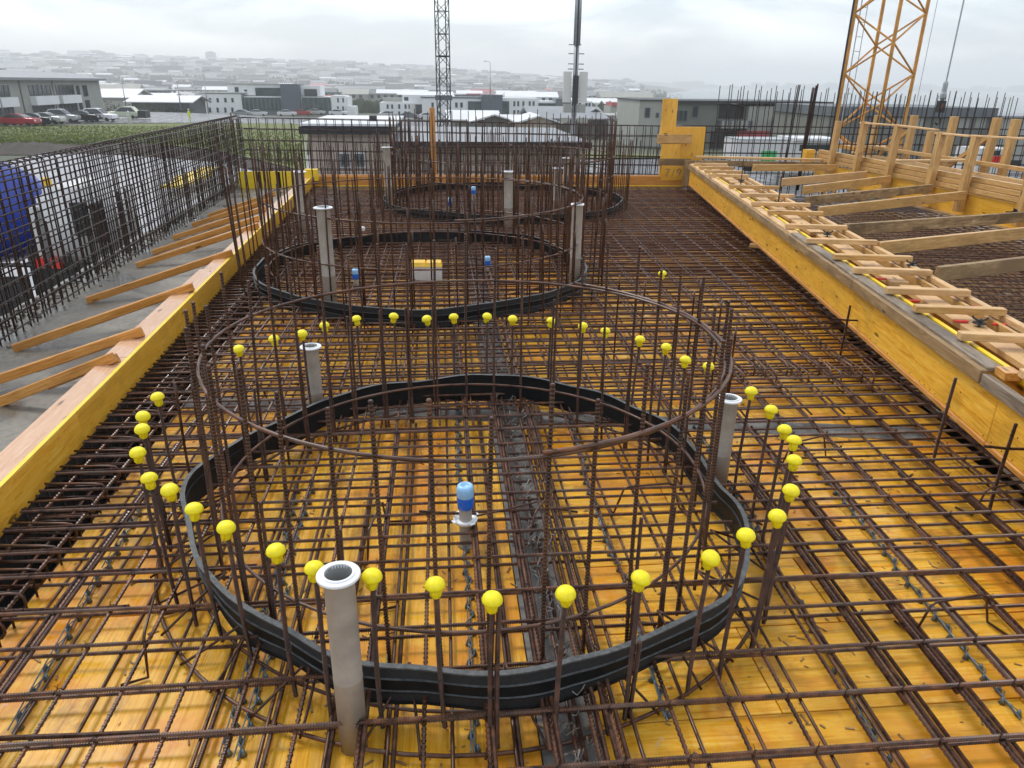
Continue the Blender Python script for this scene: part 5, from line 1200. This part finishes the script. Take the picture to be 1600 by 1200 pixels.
car(132, 191, -3.3, 4.4, (.012, .012, .014), 'black car left of the white one in the parked row', 180); car(156, 190, -3.3, 4.7, (.75, .76, .78), 'white car at the right end of the parked row', 176, True)
car(196, 186, -3.35, 4.5, (.62, .66, .50), 'pale green estate car standing apart beside the shrubs', 2, True)
for i, (px, py, col, lb_) in enumerate(((381, 182, (.30, .31, .32), 'grey car parked left in front of the dark glass of the clinic'), (403, 182, (.55, .56, .57), 'silver car parked in front of the dark glass of the clinic'), (449, 182, (.62, .62, .62), 'white car parked at the foot of the slate stair tower of the clinic'), (472, 181, (.35, .02, .02), 'red car parked right of the clinic stair tower'), (494, 180, (.4, .42, .4), 'grey car parked under the right glass of the clinic'), (529, 181, (.62, .63, .64), 'white car parked before the end wing of the clinic'), (640, 186, (.1, .12, .14), 'dark car parked in front of the second white block'), (607, 184, (.5, .5, .5), 'grey car parked at the left end of the second white block'), (668, 187, (.6, .6, .6), 'pale car parked under the left windows of the second white block'))):
    p = at(px, py, -5.4); car(px, py, -5.4, 4.4, col, lb_, 180 + (i * 37 % 20) - 10)
b = Bld('skip', 'dark steel skip right of the pale green car', 'skip', 122, 221); b.part('side', 'dark_steel', (214, 173), (228, 184.5), 0, 2)

# ------------------------------------------------------------------ people (tiny, far)
def person(px, py, zg, label, top, legs, arms=0, rot=0):
    p = at(px, py, zg); p.z = zg; t = thing('person', label, 'person', tuple(p)); t.rotation_euler = (0, 0, rot)
    J = [((0, 0, .95), .15), ((0, 0, 1.2), .15), ((0, 0, 1.42), .17), ((0, 0, 1.52), .06), ((0, 0, 1.6), .09), ((0, 0, 1.72), .10), ((-.1, 0, .9), .10), ((-.12, .03, .5), .07), ((-.13, 0, .08), .05), ((-.13, -.14, .04), .045), ((.1, 0, .9), .10), ((.13, -.04, .5), .07), ((.14, .02, .08), .05), ((.14, -.13, .04), .045), ((-.2, 0, 1.42), .065), ((-.27, -.02, 1.15), .05), ((-.26, -.14, .92), .04), ((.2, 0, 1.42), .065), ((.27, .02, 1.15), .05), ((.28, -.1, .9), .04)]
    E = [(0, 1), (1, 2), (2, 3), (3, 4), (4, 5), (0, 6), (6, 7), (7, 8), (8, 9), (0, 10), (10, 11), (11, 12), (12, 13), (2, 14), (14, 15), (15, 16), (2, 17), (17, 18), (18, 19)]
    me = bpy.data.meshes.new('body'); me.from_pydata([j[0] for j in J], E, []); me.materials.append(top); me.materials.append(legs)
    o = link('body', me, t); sk = o.modifiers.new('skin', 'SKIN'); o.modifiers.new('sub', 'SUBSURF').levels = 1
    for i, j in enumerate(J): me.skin_vertices[0].data[i].radius = (j[1], j[1] * .75)
    me.skin_vertices[0].data[0].use_root = True
    m_ = MB(); m_.lathe([(.115, .80), (.12, .9), (.10, .99)], 10); 
    m_ = MB(); m_.lathe([(.12, 0), (.125, .03), (.11, .10), (.06, .15), (0, .16)], 12, (0, 0, 1.7)); build(m_, 'helmet', MAT['pvc_white'], t, True)
    return t
_lay = None
def skinned_person(*a, **k): return person(*a, **k)
try:
    person(204, 198, -3.2, 'person in pale clothes standing at the edge of the car park', MAT['cloth_pale'], MAT['cloth_dark']); person(297, 190, -3.6, 'person in yellow high-visibility clothing behind the left bar grid', MAT['hivis'], MAT['cloth_dark'], rot=1)
except Exception as ex: print('person', ex)

# ------------------------------------------------------------------ shrubs and far town
def shrub(px, py, zg, w, h, label, seed):
    q = random.Random(seed); p = at(px, py, zg); p.z = ground(p.x, p.y) - .1; m_ = MB()
    for i in range(420):
        a = q.uniform(0, 6.28); rr = math.sqrt(q.random()); x_ = w / 2 * rr * math.cos(a); y_ = 1.2 * rr * math.sin(a); z_ = h * q.random() * (1 - .5 * rr * rr) ; s_ = q.uniform(.08, .2)
        tf = Matrix.Translation((x_, y_, z_)) @ Matrix.Rotation(q.uniform(0, 6), 4, 'Z') @ Matrix.Rotation(q.uniform(-1, 1), 4, 'X')
        m_.add([tf @ Vector(v_) for v_ in ((-s_, 0, 0), (0, -s_ * .6, s_ * .3), (s_, 0, 0), (0, s_ * .6, s_ * .2))], [(0, 1, 2, 3)])
    t = thing('shrub', label, 'shrub', tuple(p), 'shrubs by the car park'); build(m_, 'foliage', MAT['leaf'], t)
    m_ = MB()
    for k in range(4): m_.tube([(0, 0, 0), (w * .25 * math.cos(k * 1.7), .5 * math.sin(k * 1.7), h * .7)], [.05, .015], 4)
    build(m_, 'stem', MAT['rust_dark'], t)
for i, (px, py, w, h, lb_) in enumerate(((168, 176, 6, 2.2, 'leafy shrub right of the office corner'), (200, 176, 8, 1.8, 'broad low shrub behind the pale green car'), (232, 175, 7, 2.0, 'shrub right of the dark skip'), (258, 174, 7, 1.8, 'shrub below the wide white roof'), (284, 174, 6, 2.4, 'tall shrub at the right end of the hedge row'), (566, 178, 8, 3.0, 'dark shrub at the ramp right of the clinic'), (584, 176, 7, 3.2, 'shrub between the two white blocks'))):
    shrub(px, py, -4.0 if px < 400 else -6, w, h, lb_, i)
# far houses: hundreds, hazy, beyond picking apart
m_ = MB(); q = random.Random(11)
def house(x, y, w, d, h, wm, rm, flat):
    z = ground(x, y) - .5; m_.box(x - w / 2, x + w / 2, y - d / 2, y + d / 2, z, z + h, wm)
    if flat: m_.box(x - w / 2 - .3, x + w / 2 + .3, y - d / 2 - .3, y + d / 2 + .3, z + h, z + h + .5, rm)
    else:
        A_ = [(x - w / 2 - .4, y - d / 2 - .4, z + h), (x + w / 2 + .4, y - d / 2 - .4, z + h), (x + w / 2 + .4, y, z + h + 2.2), (x - w / 2 - .4, y, z + h + 2.2), (x - w / 2 - .4, y + d / 2 + .4, z + h), (x + w / 2 + .4, y + d / 2 + .4, z + h)]
        m_.add(A_, [(0, 1, 2, 3), (3, 2, 5, 4), (0, 3, 4), (1, 5, 2)], rm)
    # window band
    if y < 1400:
        nn = int(w / 3)
        for k in range(nn):
            for zz_ in ([1.2] if h < 5 else [1.2, 4.0]): m_.box(x - w / 2 + 1 + k * 3, x - w / 2 + 2.4 + k * 3, y - d / 2 - .06, y - d / 2, z + zz_ + .5, z + zz_ + 1.8, 4)
n = 0
while n < 1500:
    y = q.uniform(330, 2900) if q.random() < .75 else q.uniform(330, 900); px = q.uniform(-150, 1000 if y > 500 else 1080)
    x = y * math.tan(YAW + math.atan((px - 800) / 1240)); 
    if hillh(x, y) < -5 and y > 500: continue
    if y > 2600 and q.random() < .5: continue
    s = 1 + y / 1500
    big = q.random() < .10 and y > 800
    w = q.uniform(9, 22) * (2.2 if big else 1) * s ** .5; house(x, y, w, q.uniform(8, 14), q.choice([3.2, 3.5, 6] if y < 700 else [3.2, 3.5, 6, 6.5, 8]) * (1.4 if big else 1), q.choice([0, 0, 1, 1, 2, 2]), q.choice([0, 2, 3, 3, 0, 3, 1, 2, 3, 0, 5]) if y < 1200 else q.choice([0, 1, 2, 3, 3, 2]), q.random() < .5 or big); n += 1
o = build(m_, 'distant_town', [MAT['white'], MAT['greywall'], MAT['grey3'], MAT['roofgrey'], MAT['glass'], MAT['redroof']]); stuff(o); tag(o, 'hazy distant town of small pale houses spread over the low hills', 'town')
m_ = MB()
for i in range(130):
    x = q.uniform(1100, 4600); m_.box(x, x + q.uniform(20, 70), 4180, 4200, -5, q.uniform(4, 30), 0)
o = build(m_, 'far_shore_town', [MAT['greywall']]); stuff(o); tag(o, 'faint line of buildings on the far shore across the bay', 'town')
m_ = MB()
for i in range(9000):        # scattered far trees and scrub between the houses
    y = q.uniform(230, 1500); px = q.uniform(-100, 1060); x = y * math.tan(YAW + math.atan((px - 800) / 1240)); z = ground(x, y); s = q.uniform(.8, 2.6)
    if hillh(x, y) < -5 and y > 500: continue
    m_.add([(x - s, y, z), (x + s, y - .3, z), (x + s * .6, y, z + s * 1.3), (x, y + .3, z + s * 1.8), (x - s * .7, y, z + s * 1.2)], [(0, 1, 2, 3, 4)])
    m_.add([(x, y - s, z), (x, y + s, z), (x, y + s * .5, z + s * 1.4), (x, y - s * .5, z + s * 1.6)], [(0, 1, 2, 3)])
o = build(m_, 'distant_trees', MAT['leaf']); stuff(o); tag(o, 'dark specks of trees and scrub between the far houses', 'trees')
# taller pale slabs and towers on the skyline
for i, (px, pyt, pyb, w, Y, lb_) in enumerate(((151, 80, 90, 26, 2700, 'faint wide tower block on the left skyline'), (331, 82, 98, 14, 2600, 'faint slim tower on the skyline above the clinic'), (978, 124, 138, 14, 2400, 'faint tower near the shore above the red-roofed hall'), (150, 88, 100, 60, 2500, 'faint long slab below the left skyline'))):
    a = aty(px, pyb, Y); c_ = aty(px, pyt, Y); o = build(MB().box(-w, w, -10, 10, -12, c_.z - a.z).box(-w * .6, w * .6, -6, 6, c_.z - a.z, c_.z - a.z + 3), 'tower_block', MAT['greywall'], loc=a); tag(o, lb_, 'tower block')
# scatter: wood chips, wire ends and debris on the near deck
m_ = MB(); q = random.Random(21)
for i in range(1800):
    x = q.uniform(-1.95, 4.2); y = q.uniform(1.2, 8); 
    if x > XB(y) - .3: continue
    s = q.uniform(.002, .008); a = q.uniform(0, 3.14)
    tf = Matrix.Translation((x, y, .003)) @ Matrix.Rotation(a, 4, 'Z'); m_.box(-s * q.uniform(1, 6), s * 2, -s * .5, s * .5, -.001, s * .5, 0, tf)
o = build(m_, 'wood_chips', MAT['timber_stained']); stuff(o); tag(o, 'sawdust crumbs and chips scattered on the wet deck panels', 'debris')
# nail heads along the beam form
m_ = MB(); q = random.Random(33)
for i in range(160):
    u = q.uniform(0, 12); z = q.choice([.31, .60, .45]); p = uv(u, .009, z); m_.box(p.x - .003, p.x + .001, p.y - .003, p.y + .003, p.z - .003, p.z + .003)
m_.v = [(v_[0] - bf.location.x, v_[1] - bf.location.y, v_[2] - bf.location.z) for v_ in m_.v]
stuff(build(m_, 'nail_heads', MAT['dark_steel'], bf))
